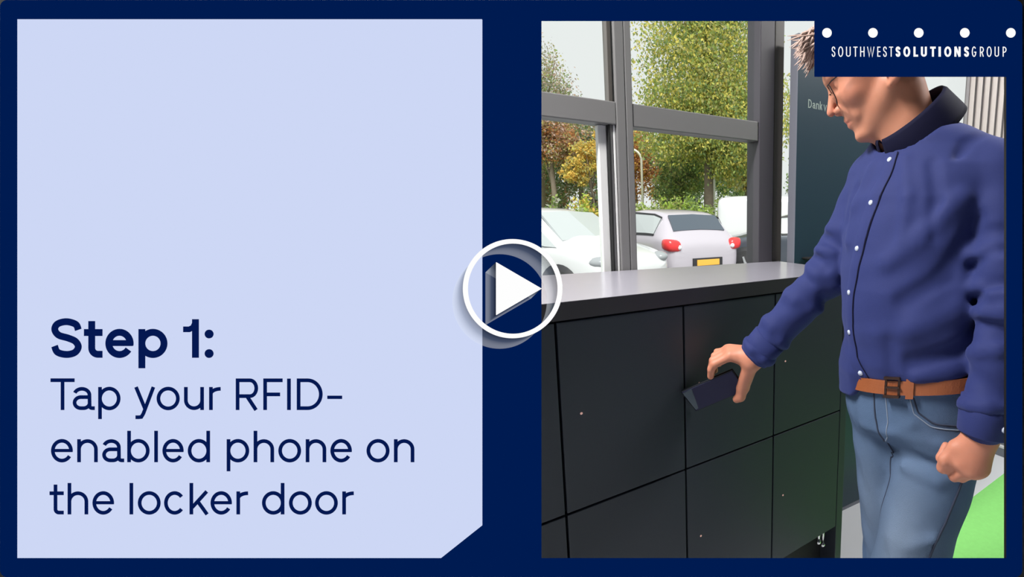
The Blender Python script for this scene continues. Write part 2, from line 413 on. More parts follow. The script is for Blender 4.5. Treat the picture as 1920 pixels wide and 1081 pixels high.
for base, chs in LINES:
    for ch, a, b in chs:
        top = base - 59.2 if ch in 'TRFID' else base - 43.2
        bs = base
        if ch == '-': top, bs = base - 27, base - 20.7
        letter(glyph(ch, a, b, top, bs, 7.0, asc=base - (56 if ch == 't' else 59), desc=base + 17), D0, D1, m_ink, cap_panel)

logo = bpy.data.objects.new('logo_plate', None); COL.objects.link(logo); logo.matrix_world = BM
tag(logo, 'navy plate with five white dots and white lettering over the opening\'s upper right corner', 'sign')
prism('plate', [[(1527, 30), (1904, 30), (1904, 143.2), (1527, 143.2)]], 0.0002, 0.0012, m_navy, logo)
for cx_ in (1550.6, 1636.8, 1722.7, 1809.1, 1895.4): prism('dot', [disc_loop(cx_, 61.4, 9.0)], 0.00125, 0.0015, m_white, logo)
for ch, a, b, bold in [(c, 1520 + x / 4.8, 1520 + y / 4.8, 0) for c, x, y in (('S', 189, 222), ('O', 247, 293), ('U', 318, 360), ('T', 384, 422), ('H', 445, 485), ('W', 508, 574), ('E', 599, 628), ('S', 652, 685), ('T', 706, 743), ('G', 1450, 1491), ('R', 1523, 1559), ('O', 1584, 1629), ('U', 1655, 1695), ('P', 1728, 1763))] + \
        [(c, 1520 + x / 4.8, 1520 + y / 4.8, 1) for c, x, y in (('S', 764, 808), ('O', 834, 896), ('L', 925, 967), ('U', 992, 1046), ('T', 1075, 1126), ('I', 1150, 1172), ('O', 1202, 1266), ('N', 1293, 1350), ('S', 1380, 1425))]:
    letter(glyph(ch, a, b, 87.4, 106.2, 3.9 if bold else 1.9), 0.00125, 0.0015, m_white, logo)

# play button: white ring and triangle; slanting translucent tubes carry their painted drop shadow
pb = bpy.data.objects.new('play_button', None); COL.objects.link(pb); pb.matrix_world = BM
tag(pb, 'round white play button with a triangle, straddling the left edge of the opening', 'button')
ms = bpy.data.materials.new('painted_drop_shadow'); ms.use_nodes = True  # dark-to-pale gradient paints the drop shadow into the colour
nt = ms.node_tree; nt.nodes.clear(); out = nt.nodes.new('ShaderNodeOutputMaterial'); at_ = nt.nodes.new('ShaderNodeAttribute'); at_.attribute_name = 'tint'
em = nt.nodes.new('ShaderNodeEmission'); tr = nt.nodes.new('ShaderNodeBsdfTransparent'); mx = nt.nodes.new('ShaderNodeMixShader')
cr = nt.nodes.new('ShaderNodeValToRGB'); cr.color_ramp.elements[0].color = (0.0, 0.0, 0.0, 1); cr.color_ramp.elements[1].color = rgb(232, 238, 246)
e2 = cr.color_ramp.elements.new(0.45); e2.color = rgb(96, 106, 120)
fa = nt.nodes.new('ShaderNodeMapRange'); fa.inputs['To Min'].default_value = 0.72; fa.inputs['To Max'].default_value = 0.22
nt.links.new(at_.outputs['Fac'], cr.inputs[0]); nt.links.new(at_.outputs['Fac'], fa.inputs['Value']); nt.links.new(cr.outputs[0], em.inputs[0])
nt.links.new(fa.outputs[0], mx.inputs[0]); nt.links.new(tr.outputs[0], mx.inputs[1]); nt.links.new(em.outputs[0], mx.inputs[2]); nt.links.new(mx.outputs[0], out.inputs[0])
def sleeve(name, front, back, parent):  # slanting tube coloured as the drop shadow, dark in front, pale behind
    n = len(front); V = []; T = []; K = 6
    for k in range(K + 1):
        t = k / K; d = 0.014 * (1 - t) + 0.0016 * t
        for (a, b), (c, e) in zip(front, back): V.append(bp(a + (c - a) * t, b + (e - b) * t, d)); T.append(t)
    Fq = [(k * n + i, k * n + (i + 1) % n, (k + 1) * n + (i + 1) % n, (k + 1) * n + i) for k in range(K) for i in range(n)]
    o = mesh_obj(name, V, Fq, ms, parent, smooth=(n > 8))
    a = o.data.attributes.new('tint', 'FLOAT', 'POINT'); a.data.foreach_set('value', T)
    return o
N_ = 96
sleeve('ring_shadow', disc_loop(960.7, 540.8, 89, N_), disc_loop(936.6, 564.8, 88.6, N_), pb)
prism('ring', [disc_loop(960.7, 540.8, 93, N_), disc_loop(960.7, 540.8, 84.6, N_)], 0.0138, 0.0150, m_white, pb)
tri = [(929.9, 491.4), (929.9, 590.2), (1014.9, 540.7)]
sleeve('triangle_shadow', tri, [(a - 19.8, b + 19) for a, b in tri], pb)
prism('triangle', [tri], 0.0138, 0.0150, m_white, pb)
# ------------------------------------------------------------------ the room
m_floor = mat('pale_epoxy_floor', (232, 234, 238), 0.35, var=0.04, scale=2.0, bump=0.02, bscale=30)
m_green = mat('green_carpet', (150, 234, 128), 0.9, var=0.07, scale=60, bump=0.25, bscale=900)
m_wallg = mat('grey_wall_paint', (122, 126, 134), 0.7, var=0.03, scale=3, bump=0.03, bscale=200)
m_wallw = mat('white_wall_paint', (226, 226, 226), 0.7, var=0.02, scale=3, bump=0.03, bscale=200)
m_frame = mat('grey_window_aluminium', (116, 115, 115), 0.42, 0.0, var=0.04, scale=4)
m_frame_d = mat('dark_window_aluminium', (84, 80, 76), 0.45, 0.0, var=0.04, scale=4)
m_sash = mat('glare_paled_aluminium', (236, 236, 234), 0.4, 0.0, var=0.03, scale=4)  # sash frame paled to paint in the glare on it
m_black = mat('black_seal', (8, 9, 10), 0.8)
structure(box('floor', -2.6, 2.34, -3.3, 0.75, -0.15, 0.0, m_floor, bev=0))
m_wallk = mat('dark_grey_wall_paint', (84, 86, 92), 0.7, var=0.03, scale=3)
structure(box('ceiling', -2.75, 2.5, -3.45, 0.75, 2.80, 2.95, m_wallk, bev=0))
structure(box('wall_left', -2.75, -2.6, -3.3, 0.75, -0.15, 2.8, m_wallk, bev=0))
m_wallk = mat('dark_grey_wall_paint', (84, 86, 92), 0.7, var=0.03, scale=3)
structure(box('wall_back', -2.6, 2.34, -3.45, -3.3, -0.15, 2.8, m_wallk, bev=0))
structure(box('wall_right', 2.34, 2.5, -3.3, 0.262, -0.15, 2.8, m_wallg, bev=0))
bb = box('baseboard_right', 2.325, 2.34, -3.3, 0.255, 0.0, 0.05, m_wallg, bev=0.002); structure(bb)
box('cap_strip', 2.322, 2.34, -3.3, 0.255, 0.05, 0.062, m_wallw, bb, bev=0.001)
cp = box('green_carpet', 0.96, 2.32, -3.0, -0.055, 0.0, 0.006, m_green, bev=0.002)
tag(cp, 'bright green carpet field on the pale floor behind the man', 'carpet')
ADDED_LIGHT_LABELS = ('flat white fixture of the added key light over the left end of the lockers', 'flat white fixture of the added fill light over the man', 'flat white fixture of the added light near the far wall with the blind')
for (lx, ly, lw), llb in zip(ADDED_LIGHTS, ADDED_LIGHT_LABELS):
    t = empty('added_ceiling_light', (lx, ly, 2.8))  # fixture added to house an unseen key/fill light
    box('frame', -0.5, 0.5, -0.17, 0.17, -0.03, 0.0, m_sash, t)
    box('diffuser', -0.46, 0.46, -0.13, 0.13, -0.034, -0.03, lit('added_light_diffuser', (250, 247, 240)), t, bev=0.001)
    tag(t, llb, 'lamp', 'added ceiling lights')

# glazed wall behind the counter, turned a little against the lockers
WROT = -math.atan(0.0837)
wl = empty('wall_window', (0, 0.46, 0), WROT); wl['kind'] = 'structure'
box('parapet', -2.6, 2.32, 0.01, 0.16, -0.15, 1.09, m_wallg, wl, bev=0)
win = empty('window_1', (0, 0.46, 0), WROT); win['kind'] = 'structure'
m_glass = glass('window_glass')
def wb(name, s0, s1, z0, z1, y0, y1, m, bev=0.003): return box(name, s0, s1, y0, y1, z0, z1, m, win, bev)
ZB, ZT = 1.09, 2.8
wb('mullion', 0.337, 0.3655, ZB, ZT, 0.0, 0.07, m_frame); wb('mullion', 0.3665, 0.388, ZB, ZT, 0.0, 0.07, m_frame)
wb('sash_stile', 0.320, 0.3315, 1.645, ZT, 0.012, 0.05, m_frame_d, 0.001)
wb('sash_stile', 0.289, 0.3150, ZB, 1.580, 0.03, 0.06, m_sash); wb('sash_seal', 0.315, 0.3185, ZB, 1.580, 0.01, 0.05, m_black, 0.0005)
wb('sash_rebate', 0.319, 0.3270, ZB, 1.580, 0.012, 0.05, m_frame, 0.001); wb('sash_stile', 0.329, 0.3355, ZB, 1.580, 0.012, 0.05, m_sash, 0.001)
wb('transom', -0.14, 0.3365, 1.580, 1.646, 0.002, 0.07, m_frame); wb('transom', 0.3885, 0.853, 1.580, 1.648, 0.002, 0.07, m_frame)
m_post = mat('dark_post_aluminium', (68, 65, 72), 0.45, 0.0, var=0.04, scale=4)
wb('corner_post', 0.854, 0.9185, ZB, ZT, -0.004, 0.08, m_post); wb('seal_strip', 0.9187, 0.9235, ZB, ZT, 0.02, 0.08, m_black, 0.0005)
wb('corner_post', 0.9237, 0.966, ZB, ZT, 0.004, 0.08, m_frame_d)
for s in (-0.19, -0.71, -1.23, -1.75, -2.27):
    wb('mullion', s, s + 0.05, ZB, ZT, 0.0, 0.07, m_frame)
    wb('transom', s - 0.469, s - 0.001, 1.580, 1.646, 0.002, 0.07, m_frame)
wb('mullion', 1.50, 1.55, ZB, ZT, 0.0, 0.07, m_frame)
edges = [-2.6, -2.27, -2.22, -1.75, -1.70, -1.23, -1.18, -0.71, -0.66, -0.19, -0.14, 0.336, 0.388, 0.854, 0.966, 1.50, 1.55, 2.32]
for a, b in zip(edges[::2], edges[1::2]):
    wb('pane', a, b, ZB, 2.8, 0.034, 0.038, m_glass, 0)
# far corner: a ribbed vertical blind hanging from a ceiling rail across the corner
bl = empty('vertical_blind', (2.085, 0.262, 0.0), math.atan2(-0.232, 0.215))
tag(bl, "beige grey vertical slat blind across the far corner behind the man's shoulder", 'blind')
m_slat = mat('beige_slats', (204, 194, 190), 0.7, var=0.04, scale=5); m_slatd = mat('grey_rail', (150, 146, 148), 0.6)
box('head_rail', 0.0, 0.315, -0.02, 0.02, 2.74, 2.80, m_slatd, bl)
box('edge_stile', -0.012, 0.003, -0.008, 0.010, 1.0, 2.74, m_slatd, bl, bev=0.001)
box('backing', 0.004, 0.312, 0.006, 0.010, 1.0, 2.74, m_slatd, bl, bev=0)
sl = None
for k in range(9):
    x = 0.018 + k * 0.035
    if sl is None:
        sl = box('slat', -0.0125, 0.0125, -0.008, 0.005, 1.0, 2.74, m_slat, bl, bev=0.006); sl.location = (x, 0, 0)
    else:
        o = sl.copy(); link(o, bl); o.location = (x, 0, 0)
# ------------------------------------------------------------------ lockers
m_door = mat('anthracite_locker_laminate', (49, 54, 62), 0.5, var=0.05, scale=3, bump=0.02, bscale=400, spec=0.35)
m_carc = mat('black_carcass', (10, 11, 12), 0.7)
m_top = mat('sky_lightened_laminate', (150, 148, 157), 0.24, var=0.05, scale=6, bump=0.01, bscale=300, spec=0.8)  # dark laminate, lightened to paint in the sky reflected on top
m_top_shaded = mat('shaded_worktop_edge', (50, 47, 52), 0.45, var=0.04, scale=6)  # front and end of the same worktop, its shade painted in darker
m_led = lit('sensor_light', (190, 150, 140)); m_chrome = mat('chrome', (215, 215, 215), 0.15, 1.0)
DH = 0.43282
ZTOP = 1.10
def locker_unit(i, label):
    x0 = i * 0.3
    u = empty('locker_unit', (x0, 0, 0)); tag(u, label, 'locker', 'locker columns under the worktop')
    box('carcass', 0.001, 0.299, 0.022, 0.358, ZTOP - 2 * DH + 0.004, ZTOP - 0.001, m_carc, u, bev=0)
    box('plinth', 0.001, 0.299, 0.07, 0.35, 0.0, ZTOP - 2 * DH + 0.0035, m_carc, u, bev=0)
    for r in range(2):
        zt = ZTOP - r * DH
        d = box('door', 0.0025, 0.2975, 0.0, 0.0215, zt - DH + 0.0025, zt - 0.003, m_door, u, bev=0.0012)
        bm = cyl_bm((0.043, 0.002, zt - 0.2095), (0.043, -0.0006, zt - 0.2095), 0.0028, seg=12)
        bm_obj('sensor_dot', bm, m_led, d)
    return u
for i, lb in ((-1, 'dark grey locker column at the left end, mostly outside the opening'), (0, 'dark grey locker column with two doors left of the phone'),
              (1, 'dark grey locker column whose upper door the phone touches'), (2, 'dark grey locker column next to the end panel at the right')):
    u = locker_unit(i, lb)
    if i == 2:
        box('end_panel', 0.3005, 0.332, 0.0, 0.358, 0.0, ZTOP - 0.001, m_door, u, bev=0.0015)
        for px_, py_, pz_ in ((0.245, 0.030, 0.185), (0.272, 0.034, 0.160)):
            bm = cyl_bm((px_, py_, ZTOP - 2 * DH + 0.003), (px_, py_, pz_), 0.006, seg=12); bmesh.ops.create_uvsphere(bm, u_segments=12, v_segments=8, radius=0.010, matrix=Matrix.Translation((px_, py_, pz_)))
            bm_obj('plinth_clip', bm, m_chrome, u, smooth=True)
    if i == -1: box('end_panel', -0.032, -0.0005, 0.0, 0.358, 0.0, ZTOP - 0.001, m_door, u, bev=0.0015)
# worktop, its back edge scribed to the glazed wall
bm = bmesh.new()
wy = lambda x: 0.455 - 0.0837 * x
pts = [(-0.34, -0.003), (0.943, -0.003), (0.945, wy(0.945)), (-0.34, wy(-0.34))]
top = [bm.verts.new((x, y, 1.14)) for x, y in pts]; bot = [bm.verts.new((x, y, 1.1015)) for x, y in pts]
bm.faces.new(top); bm.faces.new(bot[::-1])
for i in range(4): bm.faces.new((top[i], bot[i], bot[(i + 1) % 4], top[(i + 1) % 4]))
bmesh.ops.bevel(bm, geom=[e for e in bm.edges], offset=0.0012, segments=2, affect='EDGES')
wt = bm_obj('worktop', bm, m_top)
box('shaded_edge', -0.34, 0.9445, -0.0045, -0.0031, 1.1018, 1.1397, m_top_shaded, wt, bev=0.0004); box('shaded_edge', 0.9431, 0.9445, -0.0030, wy(0.945), 1.1018, 1.1397, m_top_shaded, wt, bev=0.0004)
tag(wt, 'long dark grey worktop lying over the lockers below the window', 'worktop')
# ------------------------------------------------------------------ information panel beside the post
ks = empty('information_panel', (0, 0.46, 0), WROT)
tag(ks, 'tall dark teal information panel with pale lettering, standing between the post and the man', 'panel')
m_teal = mat('dark_teal_panel', (34, 58, 72), 0.42, var=0.06, scale=1.5, spec=0.5); m_kside = mat('grey_panel_edge', (128, 130, 140), 0.4, 0.2)
box('face', 0.9655, 1.66, -0.0815, -0.0795, 0.02, 1.945, m_teal, ks, bev=0)
box('body', 0.9655, 1.66, -0.079, -0.0335, 0.0, 1.95, m_kside, ks, bev=0.002)
box('ledge', 1.0, 1.5, -0.12, -0.082, 1.152, 1.16, m_carc, ks)
def kmap(u, v, d=0.0): return (u, -0.0816 - d, -v)
m_pale = mat('pale_lettering', (160, 174, 168), 0.5)
for ch, a, b in (('D', 1.014, 1.031), ('a', 1.035, 1.049), ('n', 1.052, 1.066), ('k', 1.070, 1.083), ('v', 1.090, 1.103)):
    hgt = 0.030 if ch == 'D' else 0.021
    if ch == 'v': st = [([(a, -1.725 ), ((a + b) / 2, -1.704), (b, -1.725)], 0.0033, False)]
    else: st = glyph(ch, a, b, -1.704 - hgt, -1.704, 0.0036, asc=-1.734) if ch != 'D' else [([(a + .0018, -1.734), (a + .0018, -1.704)], .0036, False), ([(a, -1.7322)] + arc(b - .011, -1.719, .0092, .0132, 90, -90, 14) + [(a, -1.7058)], .0036, False)]
    letter(st, 0.0, 0.0006, m_pale, ks, mp=kmap)
# ------------------------------------------------------------------ the man
A_ = lambda *p: np.array(p, float)
man = empty('person', (0.585, -0.475, 0.0))
tag(man, 'grey-haired man in glasses, navy shirt, brown belt and jeans reaching a phone towards the lockers', 'person')
def child(o, parent=None):
    """keep world coordinates while hanging a mesh on the man or on one of his parts"""
    p = parent if parent is not None else man
    o.parent = p; o.matrix_parent_inverse = Matrix.Translation((-0.585, 0.475, 0.0)) if p is man else Matrix.Identity(4)
    return o
m_skin = mat('skin', (202, 138, 110), 0.5, var=0.05, scale=40, bump=0.06, bscale=500, spec=0.35)
nt = m_skin.node_tree; b_ = nt.nodes['Principled BSDF']
b_.inputs['Subsurface Weight'].default_value = 0.12; b_.inputs['Subsurface Radius'].default_value = (0.012, 0.005, 0.003); b_.inputs['Subsurface Scale'].default_value = 0.6
at_ = nt.nodes.new('ShaderNodeAttribute'); at_.attribute_name = 'tint'; mxs = nt.nodes.new('ShaderNodeMix'); mxs.data_type = 'RGBA'
old = b_.inputs['Base Color'].links[0].from_socket; mxs.inputs[7].default_value = rgb(196, 104, 92)
nt.links.new(at_.outputs['Fac'], mxs.inputs[0]); nt.links.new(old, mxs.inputs[6]); nt.links.new(mxs.outputs[2], b_.inputs['Base Color'])
m_shirt = mat('navy_cotton', (40, 49, 101), 0.75, var=0.06, scale=30, bump=0.12, bscale=900, spec=0.25)
b_ = m_shirt.node_tree.nodes['Principled BSDF']; b_.inputs['Sheen Weight'].default_value = 0.2; b_.inputs['Sheen Roughness'].default_value = 0.5; b_.inputs['Sheen Tint'].default_value = rgb(150, 160, 220)
m_collar = mat('dark_navy_cotton', (12, 13, 42), 0.8, var=0.05, scale=30, bump=0.1, bscale=900, spec=0.2)
m_jeans = mat('washed_denim', (82, 103, 133), 0.85, var=0.16, scale=14, bump=0.25, bscale=700, spec=0.15)
nt = m_jeans.node_tree; b_ = nt.nodes['Principled BSDF']
at_ = nt.nodes.new('ShaderNodeAttribute'); at_.attribute_name = 'tint'; mxs = nt.nodes.new('ShaderNodeMix'); mxs.data_type = 'RGBA'
old = b_.inputs['Base Color'].links[0].from_socket; mxs.inputs[7].default_value = rgb(136, 150, 166)
nt.links.new(at_.outputs['Fac'], mxs.inputs[0]); nt.links.new(old, mxs.inputs[6]); nt.links.new(mxs.outputs[2], b_.inputs['Base Color'])
m_seam = mat('dark_seam_thread', (46, 54, 74), 0.85); m_seaml = mat('pale_seam_thread', (128, 140, 158), 0.85)
m_belt = mat('tan_leather', (150, 84, 48), 0.5, var=0.12, scale=25, bump=0.1, bscale=300)
m_btn = mat('pearl_button', (196, 204, 224), 0.25); m_hair = mat('greying_hair', (176, 150, 138), 0.6, var=0.25, scale=80)
m_rim = mat('dark_glasses_rim', (30, 18, 20), 0.3); m_eye = mat('eye_white', (225, 220, 215), 0.2); m_iris = mat('iris', (60, 70, 80), 0.2)

# torso rings: z, centre x, centre y, front depth, back depth, half width, heading (deg from -X towards -Y)
RINGS = np.array([
    (0.84, .590, -.475, .108, .120, .152, 6), (0.92, .588, -.475, .112, .118, .155, 6), (0.985, .587, -.475, .118, .110, .152, 6),
    (1.03, .585, -.472, .132, .105, .154, 4), (1.10, .583, -.468, .141, .105, .158, 2), (1.18, .583, -.462, .142, .106, .161, 0),
    (1.27, .586, -.455, .132, .110, .165, -4), (1.36, .592, -.450, .116, .112, .166, -8), (1.42, .600, -.445, .096, .100, .152, -10),
    (1.46, .606, -.440, .078, .080, .105, -12), (1.52, .600, -.432, .066, .070, .072, -14), (1.60, .590, -.420, .06, .06, .065, -16)])
def ring(z):
    return np.stack([np.interp(z, RINGS[:, 0], RINGS[:, k]) for k in range(1, 7)], -1)
def ring_pt(z, az, grow=0.0):
    """point on the trunk: az degrees from straight ahead, positive to his left"""
    cx, cy, af, ab, b, hd = ring(z); a = math.radians(az); h = math.radians(hd)
    fx, fy = -math.cos(h), -math.sin(h); lx, ly = -fy, fx            # front and left
    d = (af if math.cos(a) > 0 else ab) + grow
    f, l = math.cos(a) * d, math.sin(a) * (b + grow)
    return np.array([cx + fx * f + lx * l, cy + fy * f + ly * l, z])
def trunk(P, grow=0.0):
    r = ring(P[:, 2]); h = np.radians(r[:, 5]); fx, fy = -np.cos(h), -np.sin(h)
    dx, dy = P[:, 0] - r[:, 0], P[:, 1] - r[:, 1]
    f = dx * fx + dy * fy; l = dx * (-fy) + dy * fx
    d = np.where(f > 0, r[:, 2], r[:, 3]) + grow; b = r[:, 4] + grow
    k = np.sqrt((f / d) ** 2 + (l / b) ** 2); g = np.sqrt((f / d ** 2) ** 2 + (l / b ** 2) ** 2)
    return k * (k - 1) / np.maximum(g, 1e-4)

LSH, LEL, LWR = A_(.612, -.598, 1.400), A_(.556, -.664, 1.180), A_(.503, -.664, .950)
RSH, REL, RWR = A_(.616, -.322, 1.398), A_(.540, -.266, 1.197), A_(.412, -.139, .982)
CC_ = A_(.578, -.432, 1.522); C1_ = A_(-.115, .055, -.115); C1_ /= np.linalg.norm(C1_); C2_ = np.cross(A_(0, 0, 1), C1_); C2_ /= np.linalg.norm(C2_); C3_ = np.cross(C1_, C2_)
if C3_[2] < 0: C3_ = -C3_
ridge_list = []
def fold(pts, wd, amp):
    for a, b in zip(pts[:-1], pts[1:]): ridge_list.append((np.asarray(a, float), np.asarray(b, float), wd, amp))
# folds of the shirt: from the armpit over the belly, above the belt, at both elbows
fold([ring_pt(1.36, 62), ring_pt(1.29, 35), ring_pt(1.24, 12)], .016, .009)
fold([ring_pt(1.32, 75), ring_pt(1.22, 50), ring_pt(1.17, 22)], .016, -.009)
fold([ring_pt(1.24, 85), ring_pt(1.16, 58), ring_pt(1.12, 25)], .018, .008)
fold([ring_pt(1.19, 95), ring_pt(1.09, 62), ring_pt(1.055, 24)], .016, -.010)
fold([ring_pt(1.14, 95), ring_pt(1.05, 62), ring_pt(1.025, 26)], .013, .009)
fold([ring_pt(1.06, 90), ring_pt(1.015, 55), ring_pt(1.005, 25)], .011, -.008)
fold([ring_pt(1.09, 10), ring_pt(1.03, 8)], .014, -.005)
fold([ring_pt(1.43, 18), ring_pt(1.36, 24), ring_pt(1.28, 22)], .012, .005)
fold([ring_pt(1.42, 40), ring_pt(1.35, 44), ring_pt(1.29, 40)], .012, -.006)
fold([ring_pt(1.42, -16), ring_pt(1.34, -25), ring_pt(1.27, -28)], .012, .006)
fold([ring_pt(1.38, -30), ring_pt(1.31, -38)], .012, -.006)
def armfold(a, b, r, t, tilt, wd, amp, ph=0, span=300):
    ax = (b - a) / np.linalg.norm(b - a); s = np.cross(ax, A_(0, 0, 1)); s /= np.linalg.norm(s); q = np.cross(ax, s)
    c = a + (b - a) * t
    fold([c + (s * math.cos(x) + q * math.sin(x)) * r + ax * tilt * math.cos(x + ph) for x in np.radians(np.linspace(-span / 2, span / 2, 9))], wd, amp)
for t, ti, am in ((.62, .02, .008), (.74, -.016, -.009), (.86, .02, .009), (.97, -.012, -.010)): armfold(RSH, REL, .056, t, ti, .013, am * .75, .6)
for t, ti, am in ((.08, .015, .009), (.2, -.014, -.008), (.34, .016, .006), (.72, -.012, .006), (.84, .01, -.008), (.93, .0, .008)): armfold(REL, RWR, .046, t, ti, .013, am * .6, 2.)
for t, ti, am in ((.45, .02, -.006), (.62, .02, .008), (.75, -.016, -.009), (.88, .02, .010), (.98, -.012, -.010)): armfold(LSH, LEL, .056, t, ti, .012, am, 1.2)
for t, ti, am in ((.1, .015, .010), (.22, -.014, -.009), (.36, .016, .007), (.62, -.012, -.006), (.78, .01, .008), (.9, .0, -.008)): armfold(LEL, LWR, .050, t, ti, .012, am, .3)
fold([A_(.59, -.587, 1.486), A_(.555, -.568, 1.459), A_(.539, -.553, 1.411), A_(.535, -.539, 1.358), A_(.538, -.527, 1.30)], .010, -.010)
fold([A_(.538, -.527, 1.30), A_(.541, -.545, 1.262), A_(.546, -.575, 1.22), A_(.548, -.60, 1.18)], .012, -.007)     # sleeve seam, near shoulder
fold([RSH + A_(-.02, -.02, .055), RSH + A_(-.055, -.02, .0), RSH + A_(-.05, -.02, -.06)], .006, -.006)
RIDG = [(a.astype(np.float32), b.astype(np.float32), w_, m_) for a, b, w_, m_ in ridge_list]
def tilt(y): return .012 - .19 * (y + .475)          # the waistband sits higher on his left hip
def shirt_sdf(P):
    rs = np.clip((P[:, 1] + .445) / .05, 0, 1); rs = rs * rs * (3 - 2 * rs)          # the shirt hangs over the belt at his right
    d = smax(trunk(P, 0.002 + .019 * rs * np.clip((1.06 - P[:, 2]) / .06, 0, 1)), .990 - .042 * rs + tilt(P[:, 1]) - P[:, 2], .006)
    d = smax(d, P[:, 2] - 1.485, .02)
    nb = A_(.604, -.437, 1.470)
    for sh, el, wr in ((LSH, LEL, LWR), (RSH, REL, RWR)):
        up_ = sh + A_(0, 0, .012)
        d = smin(d, cap(P, nb, up_, .052, .056), .05)
        arm = smin(cap(P, sh, el, .062, .053), cap(P, el, el + (wr - el) * .93, .050 if sh is RSH else .045, .040), .02)
        d = smin(d, arm, .009)
    d = smax(d, (P - CC_.astype(np.float32)) @ C3_.astype(np.float32) + .030 - 4 * np.maximum(0, np.linalg.norm(P - (CC_ - C3_ * .03).astype(np.float32), axis=1) - .088), .004)        # neck opening under the collar
    dd = d.copy()
    near = np.abs(d) < .05
    if near.any():
        Q = P[near]; acc = np.zeros(len(Q), np.float32)
        for a, b, w_, m_ in RIDG:
            acc += 1.5 * m_ * np.exp(-(seg_dist(Q, a, b) / w_) ** 2)
        acc = .011 * np.tanh(acc / .011)
        acc += .0018 * np.sin(Q[:, 0] * 31 + 3 * np.sin(Q[:, 2] * 23)) * np.sin(Q[:, 2] * 37 + Q[:, 1] * 29)
        dd[near] = d[near] - acc
    return dd
v, f = surfnet(shirt_sdf, (.33, -.80, .93), (.80, -.06, 1.56), .0052)
shirt = child(np_mesh('shirt', [(v, f, 0)], [m_shirt]))
from mathutils.bvhtree import BVHTree
shirt_bvh = BVHTree.FromPolygons([Vector(p) for p in v], [tuple(map(int, q)) for q in f])
def on(bvh, p, off=0.0015):
    loc, nrm, _, _ = bvh.find_nearest(Vector(p))
    n = nrm.normalized(); o = Vector((.59, -.46, loc.z))
    if n.dot(loc - o) < 0: n = -n
    return loc + n * off, n
# button front: the edge of the placket and its buttons
PK = [(1.445, 6), (1.40, 2), (1.345, -4), (1.29, -10), (1.235, -16), (1.17, -24), (1.10, -29), (1.04, -28), (.995, -18)]
def strip(name, azz, m, wd, parent, off=.0015, n=60, bvh=shirt_bvh, th=.0012):
    zs = np.linspace(azz[0][0], azz[-1][0], n); az = np.interp(-zs, [-q[0] for q in azz], [q[1] for q in azz])
    V = []; Fq = []
    for z, a in zip(zs, az):
        p, nr = on(bvh, ring_pt(z, a), off); t = Vector((0, 0, 1)).cross(nr).normalized()
        for s in (-.5, -.2, .2, .5): V.append(p + t * wd * s + nr * (th if abs(s) < .4 else 0))
    for i in range(n - 1):
        for k in range(3): Fq.append((i * 4 + k, i * 4 + k + 1, i * 4 + 5 + k, i * 4 + 4 + k))
    return child(mesh_obj(name, V, Fq, m, None, True), parent)
strip('placket', PK, m_shirt, .030, shirt, off=.0008, th=.0022)
strip('placket_edge', [(z, a + 6.0) for z, a in PK], m_collar, .0028, shirt, off=.0015)
for z in (1.43, 1.348, 1.259, 1.17, 1.087, 1.01):
    az = float(np.interp(-z, [-q[0] for q in PK], [q[1] for q in PK]))
    p, nr = on(shirt_bvh, ring_pt(z, az), .0038)
    bm = cyl_bm(p - nr * .0016, p + nr * .0012, .0056, .0048, seg=16)
    child(bm_obj('button', bm, m_btn, None, True), shirt)

# ---- trousers, belt
LHP, LKN, LAN = A_(.592, -.542, .86), A_(.500, -.512, .49), A_(.575, -.555, .09)
RHP, RKN, RAN = A_(.596, -.408, .86), A_(.640, -.412, .49), A_(.655, -.385, .09)
jr = []
def jf(pts, wd, amp):
    for a, b in zip(pts[:-1], pts[1:]): jr.append((np.asarray(a, np.float32), np.asarray(b, np.float32), wd, amp))
jf([ring_pt(.86, 8, .0), ring_pt(.85, 45, .004), ring_pt(.87, 75, .0)], .010, -.008)
jf([ring_pt(.83, 6, .0), ring_pt(.82, 40, .004), ring_pt(.845, 70, .0)], .011, .008)
jf([ring_pt(.90, 12), ring_pt(.895, 40), ring_pt(.91, 70)], .010, .005)
jf([A_(.47, -.50, .80), A_(.47, -.57, .775), A_(.52, -.65, .80)], .012, -.006)
jf([A_(.46, -.50, .77), A_(.46, -.56, .735), A_(.50, -.63, .74)], .012, .005)
jf([A_(.46, -.52, .68), A_(.44, -.56, .60), A_(.45, -.55, .54)], .02, .006)
jf([ring_pt(.93, 20), ring_pt(.90, 5), ring_pt(.885, -25)], .009, .004)
jf([A_(.49, -.47, .84), A_(.47, -.52, .815), A_(.48, -.58, .81)], .008, .006)
jf([A_(.49, -.47, .835), A_(.47, -.51, .79), A_(.465, -.545, .755)], .009, -.006)
jf([A_(.50, -.45, .83), A_(.49, -.40, .80), A_(.51, -.35, .79)], .010, .006)
jf([A_(.50, -.45, .80), A_(.49, -.40, .765), A_(.51, -.35, .745)], .010, -.005)
jf([A_(.53, -.64, .77), A_(.49, -.60, .71), A_(.47, -.55, .68)], .014, .005)
jf([A_(.53, -.64, .72), A_(.49, -.60, .655), A_(.46, -.55, .61)], .013, -.005)
jf([A_(.48, -.60, .66), A_(.46, -.60, .58)], .014, -.005)
